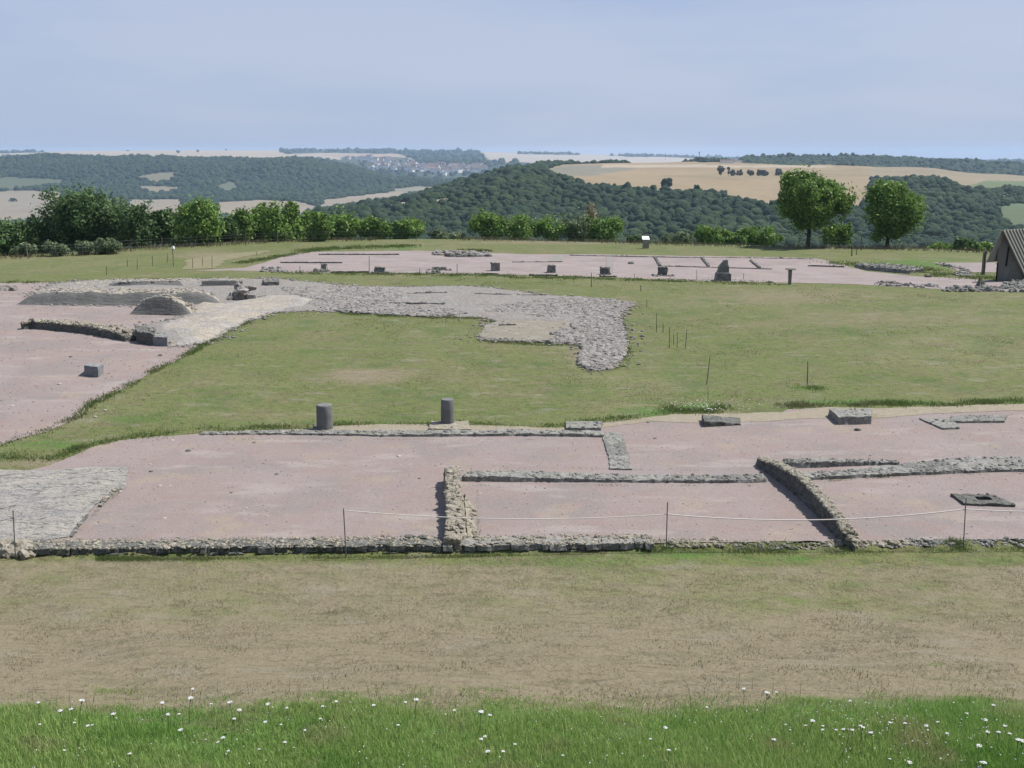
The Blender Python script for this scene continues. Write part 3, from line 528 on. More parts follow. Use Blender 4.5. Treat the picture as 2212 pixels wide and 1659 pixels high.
blkw('stone_slab', 'flat brown grey slab lying right of the pale boulder', W('D', (1695, 148), (1795, 145), (1795, 118), (1695, 118)), .3, [m_berm, m_pale], .12, .04, 20, (.04, .1), 69)
wall_run('low_kerb', 'thin dark crack edge of stone right of the boulder', W('D', (1620, 222), (1700, 215), (1770, 211)), .3, .1, [m_dark, m_pale], .1, .03, 14, (.04, .1), 70)
# central L-shaped rubble
m = MB()
def rubfield(poly, n, r0, r1, mi=0):
    w = worldpoly(poly); lo, hi = w.min(0), w.max(0); p = RS.uniform(lo, hi, (n * 4, 2)); p = p[pip(p[:, 0], p[:, 1], w)][:n]
    if mi == 0: p = p[~pip(p[:, 0], p[:, 1], patchW) | (RS.rand(len(p)) < .12)]
    r = r0 * .6 + (r1 - r0 * .6) * RS.rand(len(p)) ** 2.5; z = H(p[:, 0], p[:, 1]) + .035 + r * .15
    blobs(m, np.concatenate([p, z[:, None]], 1), r, 1, .25, (1, 1, .5), mi)
rubfield(W('E', (-380, 160), (0, 150), (380, 170), (420, 230), (300, 260), (700, 290), (850, 330), (560, 340), (300, 330), (0, 310), (-150, 290)), 9000, .06, .18)
rubfield(W('E', (1380, 225), (1550, 220), (1740, 236), (1900, 262), (1810, 305), (1790, 350), (1820, 440), (1838, 560), (1810, 620), (1700, 675), (1600, 685), (1535, 640), (1562, 560), (1540, 480), (1500, 420), (1500, 360), (1100, 340), (900, 320), (950, 280), (1250, 250)), 15000, .06, .18)
rubfield(W('E', (1340, 400), (1520, 420), (1560, 520), (1340, 510)), 400, .07, .24, 0)
rubfield(rub_vp, 15000, .02, .10, 0)
rubfield(pale_vp, 2500, .02, .13, 1)
rubfield(W('E', (900, 490), (1000, 500), (1550, 512), (1540, 505), (1000, 485)), 120, .06, .16, 0)
w = np.array(rubW); j = RS.randint(0, len(w), 2600); p = w[j] + RS.normal(0, .35, (2600, 2)); r = .02 + .1 * RS.rand(2600) ** 3; blobs(m, np.stack([p[:, 0], p[:, 1], H(p[:, 0], p[:, 1]) + r * .2 + .01], 1), r, 1, .25, (1, 1, .6), 0)
m.build('rubble', [m_grayr, m_pale], label='grey rubble stones spread in an L round the central lawn', cat='rubble', kind='stuff')
for a, l in (((310, 262), (670, 268)), 'thin dark stone edge in the left part of the rubble'), (((430, 200), (690, 196)), 'thin upper stone edge in the rubble, left one'), (((870, 203), (1150, 210)), 'thin upper stone edge in the rubble, middle one'), (((1160, 212), (1330, 210)), 'short stone edge at the right end of the upper rubble'):
    wall_run('low_kerb', l, W('E', *a), .35, .13, [m_dark, m_grayr], .12, .03, 12, (.04, .1), 71 + len(l))
wall_run('low_kerb', 'short dark edge on the bare patch inside the L of rubble', W('E', (1030, 400), (1130, 398)), .3, .1, [m_dark, m_grayr], .12, .03, 12, (.04, .1), 79)
# dark opening stones at far left
m = MB(); q = quad_px(W('D', (0, 175), (90, 172), (85, 150), (0, 150))); scatter(m, q, 0, 30, .08, .2, 0); m.build('rubble_pile', [m_grayr], origin=q[0], label='small stone heap at the left edge behind the banks', cat='rubble', kind='stuff')
m = MB(); w = nearW; lo, hi = w.min(0), w.max(0); p = RS.uniform(lo, hi, (14000, 2)); p = p[pip(p[:, 0], p[:, 1], w)]; kk = vn(np.concatenate([p, p[:, :1] * 0], 1), .6, 12) > RS.uniform(-.9, .9, len(p)); p = p[kk]; r = .008 + .022 * RS.rand(len(p)) ** 4
blobs(m, np.stack([p[:, 0], p[:, 1], H(p[:, 0], p[:, 1]) + .014], 1), r, 0, .2, (1, 1, .6), 0)
w = leftW; lo, hi = w.min(0), w.max(0); p = RS.uniform(lo, hi, (9000, 2)); p = p[pip(p[:, 0], p[:, 1], w)]; r = .012 + .04 * RS.rand(len(p)) ** 4; blobs(m, np.stack([p[:, 0], p[:, 1], H(p[:, 0], p[:, 1]) + .014], 1), r, 0, .2, (1, 1, .6), 1)
m.build('pebbles', [MAT('pebble_stone', (.42, .36, .33), [('r', 0, (.6, .54, .5), .6, 1., .9), ('r', 0, (.2, .18, .17), .35, 0., .9)]), m_gravel], label='tiny pebbles strewn over the pink gravel floors', cat='gravel', kind='stuff')
# ------------------------------------------------------------------ far building
def fblk(label, k, x0, x1, yb, hpx, mats=(m_stone, m_stone), dep=.6, seed=0, name='stone_block', group='stone bases in a row on the far gravel floor', taper=.9, amp=.05, stones=8):
    a = P(*W(k, (x0, yb))); b2 = P(*W(k, (x1, yb))); s = FP * (1 / (a[1])) ; hh = 1.2 * hpx * W0[k][2] * .864 / s
    bs = [a, b2, b2 + [0, dep, 0], a + [0, dep, 0]]; c_ = sum(bs) / 4; t = [c_ + (p - c_) * taper for p in bs]; t = [p + [0, 0, hh] for p in t]
    m = MB(); block8(m, [p - [0, 0, .2] for p in bs], t, .12, amp, 2.5, 0, seed); scatter(m, t, -.03, stones, .04, .1, len(mats) - 1)
    if stones > 8: scatter(m, [bs[0] + [-.4, -.5, 0], bs[1] + [.4, -.5, 0], bs[1] + [.3, 0, 0], bs[0] + [-.3, 0, 0]], 0, stones, .05, .15, len(mats) - 1)
    return m.build(name, list(mats), origin=c_ * [1, 1, 0], label=label, cat='stone block', group=group)
fblk('upright square grey base, first of the row from the left', 'J', 655, 703, 248, 42, seed=1, stones=24)
fblk('low grey stone heap base with a dark top, second of the row', 'J', 1085, 1180, 268, 34, (m_stone, m_dark), seed=2, stones=26)
fblk('flat dark stone with dry tufts, third of the row', 'J', 1560, 1680, 243, 14, (m_dark, m_dark), seed=3, stones=20)
fblk('clean dark rectangular block, fourth of the row', 'J', 2040, 2115, 254, 56, (m_stone, m_stone), seed=4, taper=.98, amp=.02, stones=4)
fblk('broken arched grey base, fifth of the row', 'K', 280, 360, 268, 48, (m_stone, m_dark), seed=5, amp=.09)
fblk('rounded dark grey base on a flat strip, sixth of the row', 'K', 712, 808, 284, 46, (m_dark, m_dark), seed=6, amp=.1, taper=.8)
fblk('rounded grey stone with a stone heap at its foot, seventh of the row', 'K', 1185, 1270, 292, 58, (m_dark, m_stone), seed=7, amp=.1, taper=.75, stones=26)
c0 = P(*W('K', (1713, 330))); e = empty('broken_pillar', c0, 'tall broken stone pillar on a square plinth, rightmost of the row', 'pillar', 'stone bases in a row on the far gravel floor')
k_ = c0[1] / FP * .2656 * 1.0
m = MB(); block8(m, [(-60 * k_, -.35, -.1), (60 * k_, -.35, -.1), (60 * k_, .5, -.1), (-60 * k_, .5, -.1)], [(-54 * k_, -.33, 60 * k_), (60 * k_, -.33, 60 * k_), (60 * k_, .5, 60 * k_), (-54 * k_, .5, 60 * k_)], .1, .02, 3., 0, 1); m.build('plinth', [m_stone], e)
m = MB(); block8(m, [(-50 * k_, -.3, 60 * k_), (50 * k_, -.3, 60 * k_), (50 * k_, .4, 60 * k_), (-50 * k_, .4, 60 * k_)], [(-48 * k_, -.28, 70 * k_), (48 * k_, -.28, 70 * k_), (48 * k_, .4, 70 * k_), (-48 * k_, .4, 70 * k_)], .1, .01, 3., 0, 1); m.build('pale_joint', [m_white], e)
m = MB(); block8(m, [(-42 * k_, -.25, 69 * k_), (42 * k_, -.25, 69 * k_), (42 * k_, .35, 69 * k_), (-42 * k_, .35, 69 * k_)], [(-34 * k_, -.22, 118 * k_), (40 * k_, -.22, 118 * k_), (40 * k_, .32, 118 * k_), (-34 * k_, .32, 118 * k_)], .1, .03, 3., 0, 2)
block8(m, [(-34 * k_, -.22, 117 * k_), (40 * k_, -.22, 117 * k_), (40 * k_, .32, 117 * k_), (-34 * k_, .32, 117 * k_)], [(2 * k_, -.15, 166 * k_), (36 * k_, -.15, 168 * k_), (36 * k_, .2, 168 * k_), (2 * k_, .2, 166 * k_)], .1, .04, 3., 0, 3); m.build('shaft', [m_stone], e)
lines = [('J', (640, 122), (1295, 122), 'thin dark wall line at the far left back of the far floor'), ('J', (330, 188), (830, 190), 'thin dark wall line above the first base of the row'),
         ('J', (735, 266), (1050, 266), 'thin dark edge between the first two bases of the row'), ('J', (1975, 281), (2100, 281), 'short dark edge in front of the rectangular block'),
         ('K', (470, 127), (1540, 148), 'long straight wall line at the back of the far floor'), ('K', (710, 300), (845, 303), 'short dark edge in front of the sixth base'),
         ('K', (1160, 140), (1205, 215), 'slanting dark wall stub at the back, left of three'), ('K', (1545, 150), (1600, 218), 'slanting dark wall stub at the back, middle of three'),
         ('K', (1940, 170), (2015, 230), 'slanting dark wall stub at the back, right of three'), ('K', (1205, 214), (2115, 240), 'long thin wall line joining the three slanting stubs'),
         ('K', (140, 290), (370, 292), 'thin dark edge in front of the arched base'), ('K', (0, 183), (410, 180), 'faint wall line behind the arched base'),
         ('C', (820, 838), (1055, 846), 'thin dark wall line at the right end of the far floor'), ('C', (130, 782), (860, 792), 'pale low edge along the back right of the far floor')]
for i, (k, a, b_, l) in enumerate(lines):
    th = .3 if 'slant' in l else .22
    if 'faint' in l: th = .12
    wall_run('low_kerb', l, W(k, a, b_), th, .1 if 'dark' in l else .06, [m_lime if 'pale' in l else (m_dark if 'dark' in l else m_berm), m_stone], .2, .03, 4, (.04, .08), 100 + i)
blkw('stone_slab', 'flat grey slab strip behind the sixth base of the row', W('K', (765, 280), (820, 280), (820, 132), (765, 132)), .03, [m_grayr], .2, .02, seed=120)
blkw('stone_slab', 'pale grey paved patch at the back behind the arched base', W('K', (300, 180), (410, 180), (415, 130), (310, 130)), .03, [m_grayr], .2, .02, seed=121)
m = MB(); q = quad_px(W('J', (1560, 125), (2040, 140), (2000, 105), (1570, 100))); scatter(m, q, 0, 160, .08, .28, 0); q = quad_px(W('J', (1670, 140), (1900, 140), (1880, 130), (1680, 130))); scatter(m, q, 0, 40, .1, .3, 1)
m.build('rubble', [m_grayr, m_dark], label='stone rubble at the back of the far floor behind the fourth base', cat='rubble', kind='stuff')
m = MB(); q = quad_px(W('J', (165, 262), (370, 264), (330, 228), (180, 228))); scatter(m, q, 0, 60, .05, .18, 0); m.build('rubble_pile', [m_stone], label='small rubble heap at the left end of the far floor', cat='rubble', kind='stuff')
m = MB(); q = quad_px(W('J', (600, 264), (720, 264), (710, 250), (610, 250))); scatter(m, q, 0, 36, .05, .16, 0); m.build('rubble_pile', [m_dark], label='low dark stones in front of the first base', cat='rubble', kind='stuff')
m = MB(); q = quad_px(W('J', (1510, 276), (1630, 276), (1620, 262), (1515, 262))); scatter(m, q, 0, 30, .05, .16, 0); m.build('rubble_pile', [m_dark], label='low dark stones in front of the third base', cat='rubble', kind='stuff')
# grey mound of slabs right
wall_run('ruined_wall', 'broad low grey wall remains in the grass left of the hut', W('C', (1150, 842), (1250, 855), (1380, 865), (1520, 880)), [.8, 2.2, 2.8, 2.], [.18, .25, .25, .2], [m_stone, m_stone], .15, .07, 60, (.06, .16), 122, 1.5)
m = MB()
for a, n in (([(1250, 960), (1700, 985), (1650, 960), (1260, 940)], 90), ([(1680, 1000), (2212, 1005), (2212, 960), (1700, 975)], 160), ([(2060, 985), (2230, 985), (2230, 940), (2090, 940)], 150), ([(1640, 825), (1900, 890), (1860, 860), (1660, 815)], 60), ([(1760, 900), (1900, 910), (1880, 880), (1770, 880)], 40)):
    q = quad_px(W('C', *a)); scatter(m, q, 0, n, .05, .2, RS.randint(0, 2))
m.build('rubble', [m_grayr, m_stone], label='scattered stones in front of the hut on the right', cat='rubble', kind='stuff')
c = P(*W('C', (1935, 970))); m = MB(); block8(m, [c + p for p in ([-.3, -.3, -.1], [.5, -.2, -.1], [.45, .4, -.1], [-.3, .4, -.1])], [c + p for p in ([-.12, -.05, .62], [.0, -.05, .52], [.0, .1, .5], [-.12, .1, .6])], .1, .05, 3., 0, 9)
m.build('stone_block', [m_dark], origin=c, label='dark pointed stone standing in the gravel in front of the hut', cat='stone block')
# loose pale stones
st_lab = 'small pale stone lying on the pink gravel'; proto = None
for k, x, y, s in [('G', 1110, 160, .11), ('G', 1060, 660, .09), ('G', 1030, 450, .1), ('G', 1095, 450, .08), ('G', 1105, 376, .07), ('G', 965, 313, .08), ('G', 1585, 595, .08), ('G', 1715, 645, .08), ('G', 1650, 640, .06), ('G', 2155, 250, .06), ('G', 1935, 724, .05), ('H', 380, 262, .13), ('H', 450, 315, .08), ('H', 165, 663, .05), ('H', 470, 690, .06), ('H', 320, 710, .06), ('H', 900, 500, .07), ('H', 2187, 560, .06), ('I', 1997, 860, .05), ('I', 1515, 210, .08), ('I', 5, 664, .05), ('D', 380, 775, .17), ('D', 80, 915, .13), ('D', 612, 985, .12), ('D', 675, 943, .12), ('D', 452, 985, .13), ('G', 1785, 120, .14), ('G', 770, 490, .12), ('G', 525, 640, .12), ('G', 715, 640, .06), ('G', 680, 690, .05)]:
    p = P(*W(k, (x, y)))
    if proto is None:
        m = MB(); blobs(m, [(0, 0, 0)], [1.], 1, .22, (1.2, .9, .45)); proto = o = m.build('loose_stone', [m_white])
    else: o = proto.copy(); C.objects.link(o)
    s *= .62; o.location = p + [0, 0, s * .2]; o.scale = (s, s, s); o.rotation_euler = (0, 0, random.uniform(0, 6)); tag(o, st_lab, 'stone', 'pale loose stones on the gravel')
proto2 = None
for k, x, y, s in [('G', 970, 360, .05), ('G', 1780, 378, .05), ('G', 1485, 497, .04), ('G', 1210, 228, .07), ('G', 1635, 175, .05), ('H', 2025, 148, .05), ('H', 510, 405, .04), ('H', 1980, 45, .04), ('I', 1140, 197, .09), ('H', 450, 790, .12), ('H', 535, 795, .13), ('D', 455, 600, .07), ('D', 1028, 592, .09), ('D', 1220, 508, .09), ('C', 1300, 942, .16), ('C', 1775, 970, .16), ('C', 1595, 908, .2), ('C', 578, 942, .12), ('K', 967, 195, .2)]:
    p = P(*W(k, (x, y)))
    if proto2 is None:
        m = MB(); blobs(m, [(0, 0, 0)], [1.], 1, .22, (1.1, .9, .6)); proto2 = o = m.build('loose_stone', [m_dark])
    else: o = proto2.copy(); C.objects.link(o)
    o.location = p + [0, 0, s * .3]; o.scale = (s, s, s); o.rotation_euler = (0, 0, random.uniform(0, 6)); tag(o, 'small dark stone lying on the gravel', 'stone', 'dark loose stones on the gravel')
# ------------------------------------------------------------------ rope fence
def thin_post(p, h, r, lean=(0, 0), n=6): m = MB(); tube(m, [(0, 0, -.1), (lean[0] * h, lean[1] * h, h)], r, n); return m
fe = empty('rope_fence', P(1441, 1186), 'rope fence of thin metal posts in front of the low front wall', 'fence')
f0 = np.array(fe.location); tops = []
for (xb, yb, xt, yt) in [(33, 1208, 28, 1103), (748, 1204, 742, 1098), (1439, 1187, 1442, 1085), (2081, 1187, 2087, 1075)]:
    b_ = P(xb, yb); t_ = PY(xt, yt, b_[1]); m = MB(); tube(m, [b_ - f0 - [0, 0, .15], t_ - f0], .012, 8); m.build('post', [m_metal], fe); tops.append((b_, t_))
def rope(a, b_, sag, r=.008, mat=m_rope):
    n = 40; m = MB(); tube(m, [a + (b_ - a) * i / n - [0, 0, sag * 4 * (i / n) * (1 - i / n)] - f0 for i in range(n + 1)], r, 6); m.build('rope', [mat], fe)
at = lambda i, f: tops[i][0] + (tops[i][1] - tops[i][0]) * f
rope(at(1, .96), at(2, .75), .15, .009); rope(at(2, .75), at(3, .78), .19, .012); rope(at(3, .78), at(3, .78) + [3.2, .05, -.03], .05, .011); rope(at(0, .85), at(0, .85) + [-1.4, 0, -.25], .02, .005, m_metal)
# ------------------------------------------------------------------ stakes
def stake(k, x, y0, y1, label, r=.02, mat=m_wood, group='thin stakes in the lawns', lean=0., name='stake'):
    b_ = P(*W(k, (x, y1))); xt, yt = W(k, (x + lean, y0)); t_ = PY(xt, yt, b_[1]); m = MB(); tube(m, [[0, 0, -.1], (b_ * .4 + t_ * .6) - b_ + [.006, 0, 0], t_ - b_], [r, r * .9, r * .75], 6)
    return m.build(name, [mat], origin=None, label=label, cat='stake', group=group), b_
def mv(t): t[0].location = t[1]; return t[0]
E2 = [(2035, 315, 440, 'thin dark stake, leftmost of the cluster right of the rubble'), (2077, 380, 440, 'short thin stake, second of the cluster right of the rubble'), (2118, 405, 540, 'tallest dark stake in the cluster right of the rubble'), (2145, 450, 522, 'faint short stake, fourth of the cluster right of the rubble'), (2168, 440, 540, 'thin stake, rightmost of the cluster right of the rubble'), (1973, 225, 280, 'small thin stake just above the right tip of the rubble')]
for x, a, b_, l in E2: mv(stake('E', x, a, b_, l, .016))
mv(stake('F', 34, 420, 545, 'leaning pale stake right of the stake cluster', .02, m_palewood, lean=10)); mv(stake('F', 170, 600, 775, 'leaning brown stake in the dry corner of the lawn', .022, m_palewood, lean=22)); mv(stake('F', 818, 625, 775, 'dark stake standing in a green tuft on the right lawn', .02, m_wood, lean=4)); mv(stake('F', 180, 785, 880, 'faint pale stake near the white flowers at the lawn edge', .012, m_palewood))
for x, a, b_, l in [(487, 210, 275, 'short dark stake left of the first stone base'), (1050, 130, 260, 'faint tall stake just left of the second stone base'), (1462, 228, 285, 'short stake left of the third stone base'), (1765, 195, 280, 'thin stake between third and fourth stone bases')]: mv(stake('J', x, a, b_, l, .025))
for x, a, b_, l in [(645, 265, 382, 'dark stake with a knob in the grass below the sixth base'), (1047, 365, 415, 'dark stake at the corner of the pale lawn'), (995, 275, 310, 'short stake between sixth and seventh bases'), (1502, 240, 325, 'thin stake left of the broken pillar'), (1883, 270, 320, 'thin stake right of the broken pillar'), (280, 268, 320, 'thin stake in front of the arched base')]: mv(stake('K', x, a, b_, l, .028 if 'dark' in l else .018))
for x, a, b_, l in [(685, 835, 895, 'grey stake alone in the left field near the banks'), (882, 792, 858, 'thin stake left of the white capped post'), (980, 770, 835, 'thin stake just left of the white capped post'), (1075, 752, 815, 'faint stake behind the white capped post'), (1238, 785, 850, 'stake right of the white capped post'), (1302, 780, 835, 'faint stake, second right of the white capped post'), (1363, 770, 850, 'dark stake near the left end of the worn path'), (818, 790, 840, 'faint stake, leftmost beyond the banks'), (1650, 740, 768, 'small stake beside the worn path strip')]: mv(stake('A', x, a, b_, l, .022))
b_ = P(*W('A', (1117, 840))); e = empty('marker_post', b_, 'slim post with a small white top in the left field', 'post'); m = MB(); tube(m, [(0, 0, -.1), (0, 0, 1.35)], .035, 8); m.build('post', [m_palewood], e); m = MB(); block8(m, [(-.12, -.1, 1.35), (.14, -.1, 1.35), (.14, .1, 1.35), (-.12, .1, 1.35)], [(-.1, -.1, 1.5), (.1, -.1, 1.56), (.1, .1, 1.56), (-.1, .1, 1.5)], .1, .01, 3., 0, 0, True); m.build('cap', [m_whitepaint], e)
b_ = P(*W('C', (705, 955))); e = empty('panel_stand', b_, 'grey reading stand with a flat top at the edge of the right lawn', 'stand'); s_ = b_[1] / FP * .336
m = MB(); block8(m, [(-.09, -.06, -.1), (.09, -.06, -.1), (.09, .06, -.1), (-.09, .06, -.1)], [(-.13, -.06, 95 * s_), (.11, -.06, 95 * s_), (.11, .06, 95 * s_), (-.13, .06, 95 * s_)], .1, .004); m.build('post', [m_palewood], e)
m = MB(); block8(m, [(-.3, -.2, 95 * s_), (.34, -.2, 95 * s_), (.34, .2, 99 * s_), (-.3, .2, 99 * s_)], [(-.3, -.2, 98 * s_), (.34, -.2, 98 * s_), (.34, .2, 103 * s_), (-.3, .2, 103 * s_)], .1, .003, bottom=True); m.build('panel', [m_dark], e)
b_ = P(*W('B', (1965, 722))); e = empty('panel_stand', b_, 'stone stand with a bright white panel at the plateau edge', 'stand'); s_ = b_[1] / FP * .336
m = MB(); block8(m, [(-20 * s_, -.2, -.1), (20 * s_, -.2, -.1), (20 * s_, .2, -.1), (-20 * s_, .2, -.1)], [(-16 * s_, -.2, 55 * s_), (16 * s_, -.2, 55 * s_), (16 * s_, .2, 55 * s_), (-16 * s_, .2, 55 * s_)], .15, .03); m.build('stone_foot', [m_lime], e)
m = MB(); block8(m, [(-23 * s_, -.25, 55 * s_), (23 * s_, -.25, 55 * s_), (23 * s_, .25, 60 * s_), (-23 * s_, .25, 60 * s_)], [(-23 * s_, -.25, 58 * s_), (20 * s_, -.25, 58 * s_), (20 * s_, .3, 76 * s_), (-21 * s_, .3, 76 * s_)], .5, .0, bottom=True); m.build('panel', [m_whitepaint], e)
mv(stake('C', 1105, 700, 772, 'dark stake on the grass right of the two big trees', .05, m_wood)); mv(stake('C', 1135, 700, 765, 'thin stake beside the dark stake right of the big trees', .03, m_wood))
# hut post
b_ = P(*W('C', (1948, 892))); e = empty('wooden_post', b_, 'weathered grey double post beside the hut', 'post'); s_ = b_[1] / FP * .336
for dx in (-5, 5):
    m = MB(); block8(m, [((dx - 4) * s_, -.1, -.2), ((dx + 4) * s_, -.1, -.2), ((dx + 4) * s_, .1, -.2), ((dx - 4) * s_, .1, -.2)], [((dx - 3) * s_, -.1, (150 + dx) * s_), ((dx + 3) * s_, -.1, (156 + dx) * s_), ((dx + 3) * s_, .1, (156 + dx) * s_), ((dx - 3) * s_, .1, (150 + dx) * s_)], .12, .015); m.build('timber', [m_palewood], e)
# ------------------------------------------------------------------ hut
def hut():
    o = P(2185, 607); yb = o[1]; ap = PY(2165, 497, yb); le = PY(2131, 566, yb); re_ = PY(2217, 606, yb); lb = PY(2150, 603, yb)
    e = empty('hut', o, 'dark steep roofed hut with a ribbed grey roof at the right edge', 'hut')
    D = np.array([.80, .60, 0]) * 5.; th = np.array([0, 0, 0.]); z0 = float(H(o[0], o[1])) - .2
    L = lambda p: np.asarray(p) - o
    # gable wall: left vertical edge, apex, right edge
    inn = np.array([.15, .2, 0])
    wl = np.array([lb[0], yb, z0]); wl2 = np.array([lb[0], yb, PY(2150, 528, yb)[2]]); wr = np.array([re_[0], yb, z0]); wa = ap - [0, 0, .1]
    m = MB(); V = [L(p + inn * .3) for p in (wl, wr, wr + [0, 0, .25], wa, wl2)]; V2 = [L(p + inn * .3 + [.05, .12, 0]) for p in (wl, wr, wr + [0, 0, .25], wa, wl2)]
    m.add(V + V2, [(0, 1, 2, 3)]); m.add(V + V2, [(0, 3, 4)]); m.add(V + V2, [(1, 0, 5, 6), (4, 3, 8, 9), (0, 4, 9, 5), (3, 2, 7, 8)]); m.build('gable_wall', [m_hutwall], e)
    # door gap
    a = PY(2171, 603, yb); b_ = PY(2177, 532, yb); m = MB(); fr = -.03
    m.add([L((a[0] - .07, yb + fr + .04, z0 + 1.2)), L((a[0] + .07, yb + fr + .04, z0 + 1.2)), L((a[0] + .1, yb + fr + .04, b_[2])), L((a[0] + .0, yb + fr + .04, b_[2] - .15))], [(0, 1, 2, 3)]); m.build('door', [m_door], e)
    # roof slopes with ribs
    def slope(p0, p1, nm, ribs):
        # outward normal
        n = np.cross(p1 - p0, D); n /= np.linalg.norm(n)
        if n[2] < 0: n = -n
        m = MB(); q = [p0, p1, p1 + D, p0 + D]; block8(m, [L(x) for x in q], [L(x + n * .05) for x in q], 2., 0., bottom=True)
        pa = m.build(nm, [m_roof], e)
        if ribs:
            m = MB(); k = 13
            for i in range(k):
                s0 = D * (i / (k - 1)) * .97
                w = D / np.linalg.norm(D) * .05
                q = [p0 + s0 - w, p0 + s0 + w, p1 + s0 + w, p1 + s0 - w]; block8(m, [L(x + n * .05) for x in q], [L(x + n * .12) for x in q], 2., 0.)
            m.build('rib', [m_roof], pa)
    lean = np.array([-.12, -.3, 0])
    rb = ap + (re_ - ap) * 1.08
    slope(ap + lean, rb + lean * .3, 'roof_slope', True); slope(ap + lean, le + lean * 1, 'roof_slope', False)
    # side wall under the left eave
    m = MB(); q = [wl, wl + D * .95, wl + D * .95 + [.1, 0, 0], wl + [.1, 0, 0]]; hh = wl2[2] - z0 - .3
    block8(m, [L(x + inn * .3) for x in q], [L(x + inn * .3 + [0, 0, hh * .6]) for x in q], 1., 0.); m.build('side_wall', [m_hutwall], e)
hut()
# ------------------------------------------------------------------ plateau edge fence and tall dry grass
edge_px = [(60, 556), (180, 551), (284, 541), (350, 537), (450, 532), (530, 527), (600, 523), (700, 520), (800, 519), (900, 518), (1000, 518), (1150, 520), (1300, 523), (1393, 527), (1500, 530), (1600, 532), (1700, 536), (1860, 538)]
ew = [P(x, y + 3) for x, y in edge_px]; fe2 = empty('wire_fence', ew[0], 'long wire fence on thin posts along the plateau edge', 'fence'); f1 = np.array(ew[0])
dl = densify(np.array(ew), 2.9, False); seqp = [dl[i] for i in range(0, len(dl), 1)]
for i, p in enumerate(seqp):
    p = p * [1, 1, 0] + [0, 0, float(H(p[0], p[1]))]; hh = random.uniform(.95, 1.25) * (1.25 if i % 5 == 0 else 1); m = MB(); tube(m, [p - f1, p - f1 + [random.uniform(-.06, .06), 0, hh]], .035 if i % 5 == 0 else .022, 6); m.build('post', [m_wood if i % 3 else m_palewood], fe2)
for hz in (.4, .75, 1.0):
    m = MB(); tube(m, [p * [1, 1, 0] - f1 * [1, 1, 0] + [0, 0, float(H(p[0], p[1])) - f1[2] + hz] for p in seqp], .006, 4); m.build('wire', [m_metal], fe2)
m = MB(); dd = densify(np.array([P(x, y) for x, y in [(-60, 562)] + edge_px + [(2000, 541), (2330, 553)]]), .5, False)
idx = RS.randint(0, len(dd), 30000); p = dd[idx][:, :2] + np.stack([RS.normal(0, .4, 30000), RS.uniform(-1.2, 2.2, 30000)], 1); hn = .5 + .5 * vn(np.concatenate([p, np.zeros((len(p), 1))], 1), .3, 4)
blades(m, np.concatenate([p, H(p[:, 0], p[:, 1])[:, None]], 1), RS.uniform(.15, .5, 30000) * (.5 + hn), .05, .5); m.build('tall_grass', [m_strip], label='strip of tall dry grass along the plateau edge', cat='grass', kind='stuff')
# ------------------------------------------------------------------ trees
def leaves(mb, lobes, n, s, mi=0):
    """lobes: array (k,4) centre+radius"""
    lobes = np.asarray(lobes); k = len(lobes); wgt = lobes[:, 3] ** 2; wgt /= wgt.sum(); c = RS.choice(k, n, p=wgt); L = lobes[c]
    d = RS.normal(size=(n, 3)); d /= np.linalg.norm(d, axis=1)[:, None]; rad = L[:, 3] * (RS.uniform(.55, 1.12, n)); p = L[:, :3] + d * rad[:, None] * [1, 1, .85]
    nm = d + RS.normal(0, .7, (n, 3)); nm /= np.linalg.norm(nm, axis=1)[:, None]
    a = np.cross(nm, RS.normal(size=(n, 3))); a /= np.linalg.norm(a, axis=1)[:, None]; b = np.cross(nm, a); sz = (s * RS.uniform(.5, 1.2, n))[:, None]
    V = np.stack([p + a * sz, p + b * sz * .55, p - a * sz, p - b * sz * .55], 1).reshape(-1, 3); mb.add(V, (np.arange(n) * 4)[:, None] + np.arange(4), mi)
